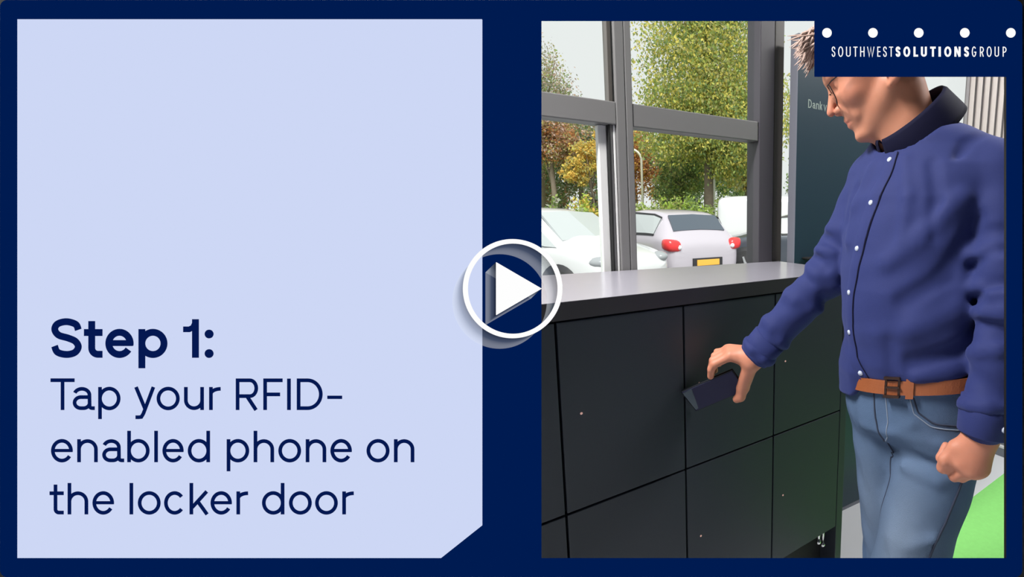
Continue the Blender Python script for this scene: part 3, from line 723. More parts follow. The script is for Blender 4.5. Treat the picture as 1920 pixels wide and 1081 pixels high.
def jeans_sdf(P):
    z = P[:, 2]
    d = trunk(P, 0.004)
    d = smax(d, z - .990 - tilt(P[:, 1]), .004); d = smax(d, .855 - z, .05)
    for h, k, a in ((LHP, LKN, LAN), (RHP, RKN, RAN)):
        leg = smin(cap(P, h, k, .086, .071), cap(P, k, a, .072, .060), .02)
        leg = smax(leg, z - .985, .01)
        d = smin(d, leg, .025)
    d = smax(d, .06 - z, .004)
    near = np.abs(d) < .04
    if near.any():
        Q = P[near]; acc = .0022 * np.sin(Q[:, 2] * 55 + 2 * np.sin(Q[:, 1] * 40)) * np.sin(Q[:, 1] * 33 + Q[:, 0] * 20)
        for a, b, w_, m_ in jr: acc += 1.4 * m_ * np.exp(-(seg_dist(Q, a, b) / w_) ** 2)
        d[near] -= acc
    return d
v, f = surfnet(jeans_sdf, (.38, -.74, .03), (.80, -.24, 1.05), .0072)
fade = np.exp(-(((v[:, 1] + .535) / .055) ** 2) - (((v[:, 2] - .66) / .16) ** 2)) * (v[:, 0] < .56) + .7 * np.exp(-(((v[:, 1] + .405) / .05) ** 2) - (((v[:, 2] - .66) / .15) ** 2)) * (v[:, 0] < .57)
jeans = child(np_mesh('jeans', [(v, f, 0)], [m_jeans], attr=np.clip(fade, 0, 1) * .5))
j_bvh = BVHTree.FromPolygons([Vector(p) for p in v], [tuple(map(int, q)) for q in f])
def jline(name, pts, r, m, n=40, off=.001):
    P = np.array(pts, float); t = np.linspace(0, len(P) - 1, n); Q = np.stack([np.interp(t, np.arange(len(P)), P[:, k]) for k in range(3)], 1)
    L = []
    for q in Q:
        loc, nr, _, _ = j_bvh.find_nearest(Vector(q)); c = Vector((.585, -.475, loc.z))
        L.append(loc)
    return child(tube(name, L, r, m, None, 6), jeans)
jline('fly_seam', [ring_pt(.985, -12), ring_pt(.92, -10), ring_pt(.87, -5), A_(.49, -.462, .845)], .0022, m_seam)
jline('fly_seam', [ring_pt(.985, -2), ring_pt(.92, 1), ring_pt(.885, 0), ring_pt(.862, -4)], .0014, m_seaml)
jline('pocket_seam', [ring_pt(.985, 20), ring_pt(.955, 23), ring_pt(.938, 34), ring_pt(.936, 62), ring_pt(.940, 92)], .0018, m_seam)
jline('pocket_seam', [ring_pt(.985, 17), ring_pt(.950, 20), ring_pt(.930, 32), ring_pt(.927, 62), ring_pt(.931, 92)], .0013, m_seaml)
jline('side_seam', [ring_pt(.92, 80), A_(.535, -.64, .82), A_(.492, -.612, .70), A_(.468, -.588, .60), A_(.455, -.572, .49), A_(.54, -.63, .2)], .0026, m_seam)
jline('inseam', [A_(.49, -.462, .845), A_(.515, -.462, .80), A_(.52, -.458, .7), A_(.52, -.455, .55)], .0016, m_seam)
# belt with buckle and loops
def band(name, z0, z1, g, m, parent, az0=-180, az1=180, n=72, th=.004):
    V = []; Fq = []; closed = az1 - az0 >= 359
    for i in range(n + (0 if closed else 1)):
        az = az0 + (az1 - az0) * i / n
        for z, gg in ((z0, g), (z1, g), (z1, g + th), (z0, g + th)):
            p = ring_pt(.985, az, gg); V.append((p[0], p[1], z + tilt(p[1])))
    k = n if closed else n + 1
    for i in range(n):
        j = (i + 1) % k
        for a in range(4): Fq.append((i * 4 + a, i * 4 + (a + 1) % 4, j * 4 + (a + 1) % 4, j * 4 + a))
    if not closed: Fq += [(0, 1, 2, 3), tuple(n * 4 + q for q in (3, 2, 1, 0))]
    return mesh_obj(name, V, Fq, m, None, False)
belt = child(band('belt', .966, .994, .009, m_belt, None))
buck = []
for az in (10, 21): buck.append(az)
bm = bmesh.new()
def bent_bar(bm, az0, az1, z0, z1, g0, g1, n=4):
    V = []
    for i in range(n + 1):
        az = az0 + (az1 - az0) * i / n
        V.append([bm.verts.new((ring_pt(.985, az, g)[0], ring_pt(.985, az, g)[1], z + tilt(ring_pt(.985, az, g)[1]))) for z, g in ((z0, g0), (z1, g0), (z1, g1), (z0, g1))])
    for i in range(n):
        for a in range(4): bm.faces.new((V[i][a], V[i][(a + 1) % 4], V[i + 1][(a + 1) % 4], V[i + 1][a]))
    bm.faces.new(V[0]); bm.faces.new(V[-1][::-1])
bent_bar(bm, 0, 11, .998, 1.003, .013, .019); bent_bar(bm, 0, 11, .961, .966, .013, .019); bent_bar(bm, 0, 1.6, .961, 1.003, .008, .014, 2); bent_bar(bm, 9.4, 11, .961, 1.003, .008, .014, 2); bent_bar(bm, 1, 11, .980, .984, .015, .019)
child(bm_obj('buckle', bm, mat('worn_buckle', (70, 52, 46), 0.35, 0.7), None), belt)
bm = bmesh.new(); bent_bar(bm, 15, 20, .960, .999, .0125, .0165); child(bm_obj('keeper', bm, m_belt, None), belt)
for az in (-62, 100, 170): 
    bm = bmesh.new(); bent_bar(bm, az - 2, az + 2, .959, .999, .0135, .0165); child(bm_obj('belt_loop', bm, m_jeans, None), jeans)

# ---- head
HC = A_(.541, -.366, 1.614)                      # midway between the ears
TH = math.radians(30); hd = A_(-.635, .772, 0); hd /= np.linalg.norm(hd)
AF = math.cos(TH) * hd + A_(0, 0, -math.sin(TH)); AU = math.sin(TH) * hd + A_(0, 0, math.cos(TH)); AL = np.cross(AU, AF)
HM = np.stack([AF, AL, AU], 1); HS = 1.0
def H(f, l, u): return HC + (AF * f + AL * l + AU * u) * HS
def head_local(Q):
    """Q: points in head coordinates (forward, left, up)"""
    S = Q.copy(); S[:, 1] = np.abs(S[:, 1])
    d = ell(Q, (-.012, 0, .045), (.098, .076, .088))
    d = smin(d, ell(Q, (.035, 0, .0), (.062, .062, .075)), .03)
    d = smin(d, ell(S, (.03, .0, -.055), (.058, .052, .052)), .025)        # jaw
    d = smin(d, cap(S, (-.005, .055, -.045), (.066, .018, -.098), .017, .016), .02)
    d = smin(d, ell(Q, (.080, 0, -.098), (.016, .022, .014)), .014)         # chin
    d = smin(d, ell(S, (.062, .040, -.022), (.022, .020, .018)), .022)      # cheek
    d = smin(d, cap(S, (.086, .006, .036), (.074, .045, .034), .012, .010), .016)   # brow
    d = smin(d, ell(Q, (.066, 0, -.060), (.030, .032, .030)), .015)         # muzzle
    d = smin(d, cap(Q, (.086, 0, .022), (.115, 0, -.024), .0065, .0090), .009)       # nose
    d = smin(d, ell(S, (.098, .012, -.030), (.012, .0075, .0085)), .006)
    d = smin(d, cap(S, (.0945, 0, -.0545), (.083, .021, -.0615), .0058, .003), .004)  # lips
    d = smin(d, cap(S, (.0925, 0, -.0690), (.082, .019, -.0635), .0062, .003), .004)
    d = smax(d, -cap(S, (.103, 0, -.0622), (.086, .023, -.0625), .0016, .0012), .003)
    d = smax(d, -ell(S, (.094, .031, .010), (.014, .017, .011)), .012)      # eye socket
    d = smin(d, ell(S, (.073, .030, .011), (.0125, .0145, .0125)), .004)    # lids
    d = smax(d, -ell(S, (.105, .006, -.0385), (.004, .0035, .004)), .003)
    d = smin(d, cap(S, (.084, .020, -.038), (.072, .034, -.060), .006, .006), .014)
    # ears
    S = S + np.array((0, 0, .024), np.float32)
    e = cap(S, (-.004, .076, .020), (-.018, .084, .030), .006, .006)
    e = smin(e, cap(S, (-.018, .084, .030), (-.030, .088, .012), .006, .006), .006)
    e = smin(e, cap(S, (-.030, .088, .012), (-.016, .080, -.022), .006, .0065), .006)
    e = smin(e, cap(S, (-.016, .079, -.022), (-.004, .074, -.026), .0075, .006), .006)
    e = smin(e, ell(S, (-.014, .078, .004), (.016, .005, .026)), .006)
    d = smin(d, e, .005)
    return d
NB = A_(.606, -.434, 1.44)
def head_sdf(P):
    Q = ((P - HC) @ HM.astype(np.float32) / HS).astype(np.float32)
    d = head_local(Q) * HS
    d = smin(d, cap(P, NB, H(-.028, 0, -.03), .060, .054), .03)
    d = smin(d, cap(P, A_(.60, -.435, 1.43), H(.03, 0, -.085), .045, .030), .03)
    return smax(d, 1.41 - P[:, 2], .004)
v, f = surfnet(head_sdf, HC - A_(.17, .17, .17), HC + A_(.19, .17, .20), .0030)
Q = (v - HC) @ HM / HS
def blob(Q, c, r, s=1.0):
    q = Q.copy(); q[:, 1] = np.abs(q[:, 1]); return s * np.exp(-np.sum(((q - np.array(c)) / np.array(r)) ** 2, 1))
tint_h = np.clip(blob(Q, (.092, 0, -.062), (.016, .018, .0085), .75) + blob(Q, (.115, 0, -.026), (.02, .02, .016), .30) + blob(Q, (-.016, .085, 0), (.03, .014, .04), .45) + blob(Q, (.06, .05, -.02), (.04, .03, .03), .22), 0, .85)
parts = [(v, f, 0)]; tints = [tint_h]

# ---- hands (each with palm, four fingers and a thumb)
def hand_sdf(wrist, arm_in, mcps, fingers, thumb, wr=(.031, .022), back=None):
    pr = []
    def fn(P):
        d = cap(P, arm_in, wrist, .030, .027)
        pal = None
        for m_ in mcps:
            c = cap(P, wrist, m_, .022, .0138)
            pal = c if pal is None else smin(pal, c, .014)
        d = smin(d, pal, .014)
        for ch in fingers:
            g = None; r = ch[0]
            for i in range(1, len(ch) - 1):
                ra = r * (1 - .09 * (i - 1)); c = cap(P, ch[i], ch[i + 1], ra, ra * .91)
                g = c if g is None else smin(g, c, .003)
            d = smin(d, g, .005)
        g = None
        for i in range(len(thumb) - 1):
            (a, ra), (b, rb) = thumb[i], thumb[i + 1]; c = cap(P, a, b, ra, rb); g = c if g is None else smin(g, c, .005)
        return smin(d, g, .010)
    pts = [wrist, arm_in] + list(mcps) + [q for ch in fingers for q in ch[1:]] + [q[0] for q in thumb]
    P = np.array(pts); return surfnet(fn, P.min(0) - .035, P.max(0) + .035, .0024)
# phone first: it fixes the grip
ph_A = A_(.2815, -.010, .884); ph_B = A_(.326, -.010, .8205)
pe = (ph_A - ph_B); PW = np.linalg.norm(pe); pe /= PW
pl = A_(.600, -.652, .462); pl -= pe * (pl @ pe); pl /= np.linalg.norm(pl)
pn = np.cross(pe, pl); 
if pn @ (CAM - ph_A) < 0: pn = -pn
PL = .146; PT = .008
def PHN(t, s, d): return ph_B + pl * (t * PL) + pe * (s * PW) + pn * d     # t along, s across (0 lower edge, 1 upper edge), d off the visible face
Ri = A_(.366, -.098, .980)
wristR = A_(.4085, -.137, .979)
stepb = -pn * .019 + pl * -.003
idx_m = A_(.367, -.105, .984)
mc = [idx_m + stepb * k - A_(0, 0, .002) * k * k for k in range(4)]
up_edge = lambda t, d: PHN(t, 1.0, d)
fing = []
for k, (rr_, tt) in enumerate(((.0112, .60), (.0104, .56), (.0098, .62), (.0088, .70))):
    dpt = -.002 - .0175 * k
    tip = up_edge(tt, dpt - .004) + pe * .004 - pe * .016 * (k > 0)
    pip = mc[k] * .38 + up_edge(tt, dpt) * .62 + pe * .021
    dip = pip * .45 + tip * .55 + pe * .006
    fing.append([rr_, mc[k], pip, dip, tip])
thumbR = [(wristR + A_(-.008, -.004, -.012), .019), (PHN(.97, .18, -.002) , .0165), (PHN(.85, -.08, .004), .0125), (PHN(.77, -.12, .003), .0105)]
v, f = hand_sdf(wristR, wristR + (REL - RWR) / np.linalg.norm(REL - RWR) * .07, mc, fing, thumbR)
parts.append((v, f, 0)); tints.append(np.full(len(v), .16))
wristL = A_(.504, -.664, .949)
mL = [A_(.4735, -.643, .899), A_(.479, -.656, .888), A_(.489, -.665, .885), A_(.502, -.671, .888)]
fingL = []
inn = A_(.35, .90, .1); inn /= np.linalg.norm(inn)
for k, m_ in enumerate(mL):
    ln = (.036, .040, .037, .030)[k]
    pip = m_ + A_(-.004, .012, -.026) * (ln / .04) + inn * .014
    dip = pip + inn * .022 + A_(.004, 0, .004)
    tip = dip + A_(.012, -.002, .020)
    fingL.append([(.0104, .0106, .0102, .0092)[k], m_, pip, dip, tip])
thumbL = [(wristL + A_(-.012, .012, -.014), .020), (A_(.478, -.632, .918), .0150), (A_(.464, -.620, .896), .0115), (A_(.466, -.614, .878), .0100)]
v, f = hand_sdf(wristL, wristL + (LEL - LWR) / np.linalg.norm(LEL - LWR) * .07, mL, fingL, thumbL)
parts.append((v, f, 0)); tints.append(np.full(len(v), .18))
# the limbs and trunk inside the clothes complete the body
def inner(P):
    d = smax(smax(trunk(P, -.026), P[:, 2] - 1.44, .02), .87 - P[:, 2], .03)
    for sh, el, wr in ((LSH, LEL, LWR), (RSH, REL, RWR)):
        d = smin(d, smin(cap(P, sh, el, .038, .028), cap(P, el, wr, .028, .024), .01), .03)
    for h, k, a in ((LHP, LKN, LAN), (RHP, RKN, RAN)):
        d = smin(d, smin(cap(P, h, k, .068, .052), cap(P, k, a, .055, .040), .02), .03)
    return d
v, f = surfnet(inner, (.36, -.78, .02), (.80, -.08, 1.52), .014)
parts.append((v, f, 0)); tints.append(np.zeros(len(v)))
body = child(np_mesh('body', parts, [m_skin], attr=np.concatenate(tints)))
for s in (1, -1):
    e = H(.0705, .030 * s, .010)
    bm = bmesh.new(); bmesh.ops.create_uvsphere(bm, u_segments=16, v_segments=10, radius=.0125, matrix=Matrix.Translation(e)); child(bm_obj('eye', bm, m_eye, None, True), body)
# phone
phn = empty('phone', tuple(ph_B)); phn.matrix_world = Matrix(((pl[0], pe[0], pn[0], ph_B[0]), (pl[1], pe[1], pn[1], ph_B[1]), (pl[2], pe[2], pn[2], ph_B[2]), (0, 0, 0, 1)))
tag(phn, 'dark mobile phone held in the hand, its short end against a locker door', 'phone')
m_phone = mat('dark_blue_phone_back', (14, 15, 62), 0.5, var=0.05, spec=0.3); m_edge = mat('phone_edge', (20, 24, 30), 0.25, 0.6); m_scr = mat('phone_screen', (46, 66, 80), 0.12, spec=0.6)
box('body', 0, PL, 0, PW, -PT, -.0008, m_edge, phn, bev=.0028)
box('back_cover', .003, PL - .003, .003, PW - .003, -.0016, 0, m_phone, phn, bev=.0006)
bm = bmesh.new()
box('screen', .003, PL - .003, .003, PW - .003, -PT - .0004, -PT + .0004, mat('black_screen', (8, 8, 10), 0.1), phn, bev=.0003)
# pale corner of the cover, as the photograph shows
bm = bmesh.new()
tp = [bm.verts.new(p) for p in ((.0035, .008, .0004), (.0035, PW - .006, .0004), (.030, PW - .0035, .0004), (.012, .008, .0004))]; bm.faces.new(tp)
r_ = bmesh.ops.extrude_face_region(bm, geom=bm.faces[:]); bmesh.ops.translate(bm, verts=[q for q in r_['geom'] if isinstance(q, bmesh.types.BMVert)], vec=(0, 0, -.0006))
bm_obj('end_patch', bm, m_scr, phn)
# ---- cuffs
def cuff(wr, el, r0, r1, L0, L1, name='cuff'):
    ax = (wr - el) / np.linalg.norm(wr - el); s = np.cross(ax, A_(0, 0, 1)); s /= np.linalg.norm(s); q = np.cross(ax, s); V = []; Fq = []; n = 28
    prof = [(L0, r0 * .9), (L0 + .002, r0), (L0 + (L1 - L0) * .5, (r0 + r1) / 2 + .001), (L1 - .002, r1), (L1, r1 - .0012), (L1 - .003, r1 - .004), (L1 - .02, r1 - .005)]
    for l, r in prof:
        for k in range(n):
            a = 2 * math.pi * k / n; V.append(wr + ax * l + (s * math.cos(a) + q * math.sin(a)) * r * (1 + .05 * math.sin(3 * a + 1)))
    for i in range(len(prof) - 1):
        for k in range(n): Fq.append((i * n + k, i * n + (k + 1) % n, (i + 1) * n + (k + 1) % n, (i + 1) * n + k))
    return child(mesh_obj(name, V, Fq, m_shirt, None, True), shirt), ax, s, q
cuff(RWR, REL, .0435, .0395, -.062, .0)
_, ax, s, q = cuff(LWR, LEL, .0465, .0430, -.064, .002)
for an in (200, 150):
    p = LWR + ax * -.022 + (s * math.cos(math.radians(an)) + q * math.sin(math.radians(an))) * .045
    nr = (s * math.cos(math.radians(an)) + q * math.sin(math.radians(an)))
    child(bm_obj('cuff_button', cyl_bm(p - nr * .002, p + nr * .0015, .0055, .0048, seg=14), m_btn, None, True), shirt)
# ---- collar
cc, c1, c2, c3 = CC_, C1_, C2_, C3_
V = []; Fq = []; n = 56
for i in range(n + 1):
    a = math.radians(-173 + 346 * i / n)                # 0 at the nape, +-172 at the front opening
    fr = (1 - math.cos(a)) / 2
    e1, e2 = -math.cos(a), math.sin(a)
    tip = max(0, (abs(math.degrees(a)) - 105) / 68) ** 1.5
    base = lambda r, h: cc + c1 * e1 * .083 * r + c2 * e2 * .070 * r + c3 * h
    for r, h in ((.94, -.030), (.93, -.008), (.955, .006), (1.0, .008), (1.05, .002), (1.10 + .04 * fr, -.018), (1.16 + .06 * fr - .03 * tip, -.041 - .022 * tip), (1.18 + .06 * fr - .03 * tip, -.052 - .044 * tip)):
        V.append(base(r, h))
K = 8
for i in range(n):
    for k in range(K - 1): Fq.append((i * K + k, i * K + k + 1, (i + 1) * K + k + 1, (i + 1) * K + k))
co = child(mesh_obj('collar', V, Fq, m_collar, None, True), shirt)
sm = co.modifiers.new('solid', 'SOLIDIFY'); sm.thickness = .0022; sm.offset = 0
for i in (2, n - 2):
    p = Vector(V[i * K + 7]) + Vector(c3) * .014; d_ = (p - Vector(cc)); d_.normalize()
    child(bm_obj('collar_button', cyl_bm(p + d_ * .002, p + d_ * .006, .0045, .004, seg=12), m_btn, None, True), shirt)
# ---- hair
def hair_local(Q):
    d = ell(Q, (-.016, 0, .052), (.103, .081, .092))
    S = Q.copy(); S[:, 1] = np.abs(S[:, 1])
    d = smin(d, cap(S, (-.05, .055, -.005), (-.075, .03, -.035), .028, .024), .02)
    d = smin(d, cap(Q, (.070, 0, .105), (.088, 0, .100), .026, .018), .02)
    cutf = (Q[:, 0] - .070) - (Q[:, 2] - .085) * .8           # hairline on the forehead
    d = smax(d, cutf, .008)
    side = (Q[:, 0] + .008) - (Q[:, 2] - .045) * 1.6           # temples
    d = smax(d, np.minimum(side, Q[:, 0] - .5) * .6, .01)
    d = smax(d, -(Q[:, 2] + .050), .006)
    ear = -ell(S, (-.012, .085, .0), (.030, .02, .040))
    d = smax(d, ear, .006)
    d += .002 * np.sin(Q[:, 1] * 260 + 3 * np.sin(Q[:, 0] * 60)) * np.sin(Q[:, 0] * 50 + Q[:, 1] * 30)
    return d
def hair_sdf(P): return hair_local(((P - HC) @ HM.astype(np.float32) / HS).astype(np.float32)) * HS
hv, hf = surfnet(hair_sdf, HC - A_(.2, .2, .12), HC + A_(.2, .2, .22), .0040)
tv = []; tf = []; r2 = np.random.default_rng(3)
for k in range(260):
    if k < 190:
        p0 = A_(.072 + .02 * r2.random(), (r2.random() - .5) * .11, .096 + .03 * r2.random()); dr = A_(.8, (r2.random() - .5) * .9, -.05 + .9 * (r2.random() - .55)); ln = .018 + .030 * r2.random()
    else:
        p0 = A_(-.01 - .06 * r2.random(), .074, .01 + .06 * r2.random()); p0[1] *= 1 if r2.random() < .5 else -1; dr = A_(-.3, .25 * np.sign(p0[1]), -1.0); ln = .02
    dr /= np.linalg.norm(dr); p1 = p0 + dr * ln * .6 + A_(0, 0, -.002); p2 = p0 + dr * ln + A_(0, 0, -.010 * r2.random())
    s1 = np.cross(dr, A_(0, 0, 1)); s1 /= np.linalg.norm(s1); s2 = np.cross(dr, s1); b0 = len(tv)
    for p, w_ in ((p0 - dr * .01, .0030), (p1, .0022), (p2, .0004)):
        for an in (0, 2.094, 4.188): tv.append(H(*(p + (s1 * math.cos(an) + s2 * math.sin(an)) * w_)))
    for j in range(2):
        for a in range(3): tf.append((b0 + j * 3 + a, b0 + j * 3 + (a + 1) % 3, b0 + j * 3 + 3 + (a + 1) % 3, b0 + j * 3 + 3 + a))
child(np_mesh('hair', [(hv, hf, 0), (np.array(tv), np.array(tf), 0)], [m_hair]))
# ---- eyebrows are skin hair: short strokes; glasses
gl = bpy.data.objects.new('glasses', None); link(gl); child(gl); gl.location = (0, 0, 0)
def gchild(o): o.parent = gl; o.matrix_parent_inverse = Matrix.Identity(4); return o
for s in (1, -1):
    cx_, cz_ = .034 * s, -.003
    loop = [H(.099 - abs(abs(cx_ + .025 * math.cos(a)) - .034) * .12, cx_ + .026 * math.copysign(abs(math.cos(a)) ** .7, math.cos(a)), cz_ + .021 * math.copysign(abs(math.sin(a)) ** .7, math.sin(a))) for a in np.linspace(0, 2 * math.pi, 33)[:-1]]
    gchild(tube('rim', loop, .0011, m_rim, None, 6, True))
    gchild(mesh_obj('lens', loop, [tuple(range(32))], glass('lens_glass', (.97, .97, .98), .7), None))
    gchild(tube('temple', [H(.098, .059 * s, .013), H(.090, .071 * s, .014), H(.04, .078 * s, .018), H(-.008, .080 * s, .024), H(-.030, .080 * s, .004)], .0013, m_rim, None, 6))
    gchild(tube('nose_pad', [H(.098, .012 * s, -.002), H(.096, .009 * s, -.010)], .0022, glass('pad', (.9, .9, .9), 1.0), None, 6))
gchild(tube('bridge', [H(.099, .010, .006), H(.103, 0, .010), H(.099, -.010, .006)], .0012, m_rim, None, 6))
# ---- shoes (below the opening)
m_shoe = mat('brown_leather_shoe', (92, 58, 40), 0.4, var=0.1)
for an, dy in ((LAN, -.01), (RAN, .01)):
    a = A_(an[0] + .045, an[1], .045); b = A_(an[0] - .17, an[1] + dy, .032)
    def sh(P, a=a, b=b, an=an): return smax(smin(smin(cap(P, a, b, .040, .036), cap(P, A_(an[0], an[1], .11), A_(an[0] - .06, an[1], .05), .048, .04), .02), ell(P, b + A_(-.01, 0, 0), (.06, .043, .036)), .01), .0005 - P[:, 2], .003)
    v, f = surfnet(sh, (an[0] - .27, an[1] - .1, -.02), (an[0] + .12, an[1] + .1, .18), .008)
    child(np_mesh('shoe', [(v, f, 0)], [m_shoe]))
# ------------------------------------------------------------------ outside: parking place, cars, hedge, trees
m_asph = mat('grey_asphalt', (128, 128, 130), 0.9, var=0.1, scale=3, bump=0.2, bscale=60)
m_grass = mat('verge_grass', (120, 140, 66), 0.9, var=0.25, scale=4, bump=0.4, bscale=50)
structure(box('ground', -25, 45, 0.76, 60, -0.35, -0.15, m_asph, bev=0))
vg = structure(box('verge', -25, 45, 12.2, 60, -0.15, -0.05, m_grass, bev=0))
m_tyre = mat('black_tyre', (36, 36, 38), 0.8); m_rimw = mat('silver_wheel', (200, 202, 206), 0.35, 0.6); m_cglass = mat('tinted_car_glass', (70, 80, 92), 0.08, spec=0.9)
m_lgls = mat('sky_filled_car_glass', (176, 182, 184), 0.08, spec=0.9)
m_trimc = mat('black_car_trim', (38, 38, 42), 0.6); m_red = mat('red_tail_lamp', (226, 60, 62), 0.25, var=0.1); m_lamp = mat('clear_lamp', (228, 230, 232), 0.15); m_plate = mat('yellow_number_plate', (240, 176, 70), 0.5)
HATCH = [  # x from the tail, sill, belt height, half width at belt, roof height, half width of roof
    (0.00, .36, .72, .62, .80, .50), (0.06, .28, .84, .76, .92, .62), (0.22, .24, .98, .83, 1.06, .66), (0.55, .22, 1.00, .86, 1.42, .60), (0.80, .20, 1.00, .868, 1.475, .60),
    (1.60, .20, .98, .868, 1.50, .61), (2.25, .20, .96, .868, 1.44, .59), (2.95, .20, .93, .85, .985, .70), (3.35, .20, .88, .83, .92, .66), (3.68, .24, .78, .76, .82, .58), (3.83, .34, .60, .60, .66, .46)]
VAN = [(0.00, .40, .95, .86, 1.75, .74), (0.10, .30, 1.0, .92, 1.90, .78), (1.4, .28, 1.05, .94, 1.93, .80), (2.9, .28, 1.05, .94, 1.92, .80), (3.3, .28, 1.05, .94, 1.86, .76), (4.05, .28, 1.05, .93, 1.16, .76), (4.5, .28, .98, .90, 1.04, .72), (4.85, .34, .80, .80, .88, .60), (4.95, .40, .62, .70, .70, .5)]
def car(name, label, st, paint, nose, heading, gm, fw=0.62, rear=True, group=None):
    """nose: where the middle of the front bumper stands; heading in degrees"""
    Lc = st[-1][0]; hx, hy = math.cos(math.radians(heading)), math.sin(math.radians(heading))
    c = empty(name, (nose[0] - hx * Lc, nose[1] - hy * Lc, -0.15), math.radians(heading)); tag(c, label, 'car')
    V = []; Fq = []; K = 15
    def sec(s):
        x, zb, zk, hw, zr, hr = s
        half = [(hw * .80, zb), (hw * .97, zb + .05), (hw * 1.0, zb + (zk - zb) * .45), (hw * 1.0, zk - .10), (hw * .975, zk), (hr + (hw * .975 - hr) * .12, zr - .06), (hr * .88, zr - .01)]
        return [(x, -y, z) for y, z in half] + [(x, 0, zr + .012)] + [(x, y, z) for y, z in half[::-1]]
    S = [sec(s) for s in st]
    for s in S: V += s
    n = len(S)
    for i in range(n - 1):
        for k in range(K - 1): Fq.append((i * K + k, i * K + k + 1, (i + 1) * K + k + 1, (i + 1) * K + k))
        Fq.append((i * K + K - 1, i * K, (i + 1) * K, (i + 1) * K + K - 1))
    Fq.append(tuple(range(K))[::-1]); Fq.append(tuple((n - 1) * K + k for k in range(K)))
    b = mesh_obj('body', V, Fq, paint, c, True)
    sb = b.modifiers.new('sub', 'SUBSURF'); sb.levels = 2; sb.render_levels = 2
    def patch(nm, quads, m, off=.012, parent=c):
        bm = bmesh.new()
        for q in quads: bm.faces.new([bm.verts.new(p) for p in q])
        bmesh.ops.remove_doubles(bm, verts=bm.verts[:], dist=1e-5); bmesh.ops.recalc_face_normals(bm, faces=bm.faces[:])
        o = bm_obj(nm, bm, m, parent); so = o.modifiers.new('solid', 'SOLIDIFY'); so.thickness = off * 2; so.offset = 0
        return o
    cab = [i for i, s in enumerate(st) if s[4] - s[2] > .3]
    i0, i1 = cab[0], cab[-1]
    lerp = lambda p, q, t: tuple(a + (b_ - a) * t for a, b_ in zip(p, q))
    for side in (0, 1):
        kb, kr = (4, 5) if side == 0 else (10, 9)
        qs = []
        segs = [(i, i + 1) for i in range(i0, i1)]
        if name == 'van': segs = segs[-1:]
        for a, bb_ in segs:
            qs.append((lerp(S[a][kb], S[a][kr], .10), lerp(S[bb_][kb], S[bb_][kr], .10), lerp(S[bb_][kb], S[bb_][kr], .88), lerp(S[a][kb], S[a][kr], .88)))
        if qs:
            patch('side_window', qs, gm, .014)
            fq = [(lerp(S[a][kb], S[a][kr], .02), lerp(S[bb_][kb], S[bb_][kr], .02), lerp(S[bb_][kb], S[bb_][kr], .97), lerp(S[a][kb], S[a][kr], .97)) for a, bb_ in segs]
            patch('window_surround', fq, m_trimc, .008)
        fr = (lerp(S[i1][kb], S[i1][kr], .1), lerp(S[i1][kb], S[i1][kr], .85), lerp(S[i1 + 1][kb], S[i1 + 1][kr], .3), lerp(S[i1][kb], S[i1 + 1][kb], .72))
        patch('quarter_window', [fr], gm, .014)
    a, b2 = S[i1], S[i1 + 1]
    row = lambda s, t: None
    top = [lerp(a[k], b2[k], .06) for k in (6, 7, 8)]; bot = [lerp(a[k], b2[k], .93) for k in (6, 7, 8)]
    top = [(p[0], p[1] * .98, p[2] + .004) for p in top]; bot = [(p[0], p[1] * 1.06, p[2] + .004) for p in bot]
    patch('windscreen', [(top[0], top[1], bot[1], bot[0]), (top[1], top[2], bot[2], bot[1])], gm, .016)
    if rear:
        a, b2 = S[2], S[3]
        top = [lerp(a[k], b2[k], .90) for k in (6, 7, 8)]; bot = [lerp(a[k], b2[k], .12) for k in (6, 7, 8)]
        patch('rear_window', [(top[0], top[1], bot[1], bot[0]), (top[1], top[2], bot[2], bot[1])], m_cglass, .016)
        for s_ in (-1, 1):
            bm = bmesh.new(); bmesh.ops.create_uvsphere(bm, u_segments=14, v_segments=8, radius=1.0)
            for v_ in bm.verts: v_.co = Vector((.15 + math.copysign(abs(v_.co.x) ** .6, v_.co.x) * .16, s_ * .685 + math.copysign(abs(v_.co.y) ** .6, v_.co.y) * .155, .84 + math.copysign(abs(v_.co.z) ** .6, v_.co.z) * .115 + v_.co.y * s_ * .03))
            bm_obj('tail_lamp', bm, m_red, c, True)
        for s_ in (-1, 1):
            bm = bmesh.new(); bmesh.ops.create_uvsphere(bm, u_segments=12, v_segments=8, radius=1.0)
            for v_ in bm.verts: v_.co = Vector((.03 + v_.co.x * .06, s_ * .60 + v_.co.y * .045, .81 + v_.co.z * .05))
            bm_obj('reversing_lamp', bm, m_lamp, c, True)
        box('number_plate', -.035, -.005, -.25, .25, .46, .57, m_plate, c)
        box('plate_recess', -.022, .02, -.33, .33, .42, .60, m_trimc, c)
        box('rear_wiper', .30, .33, -.2, .2, 1.09, 1.115, m_trimc, c)
    xf = Lc - .80; hw = st[-4][3] + .012
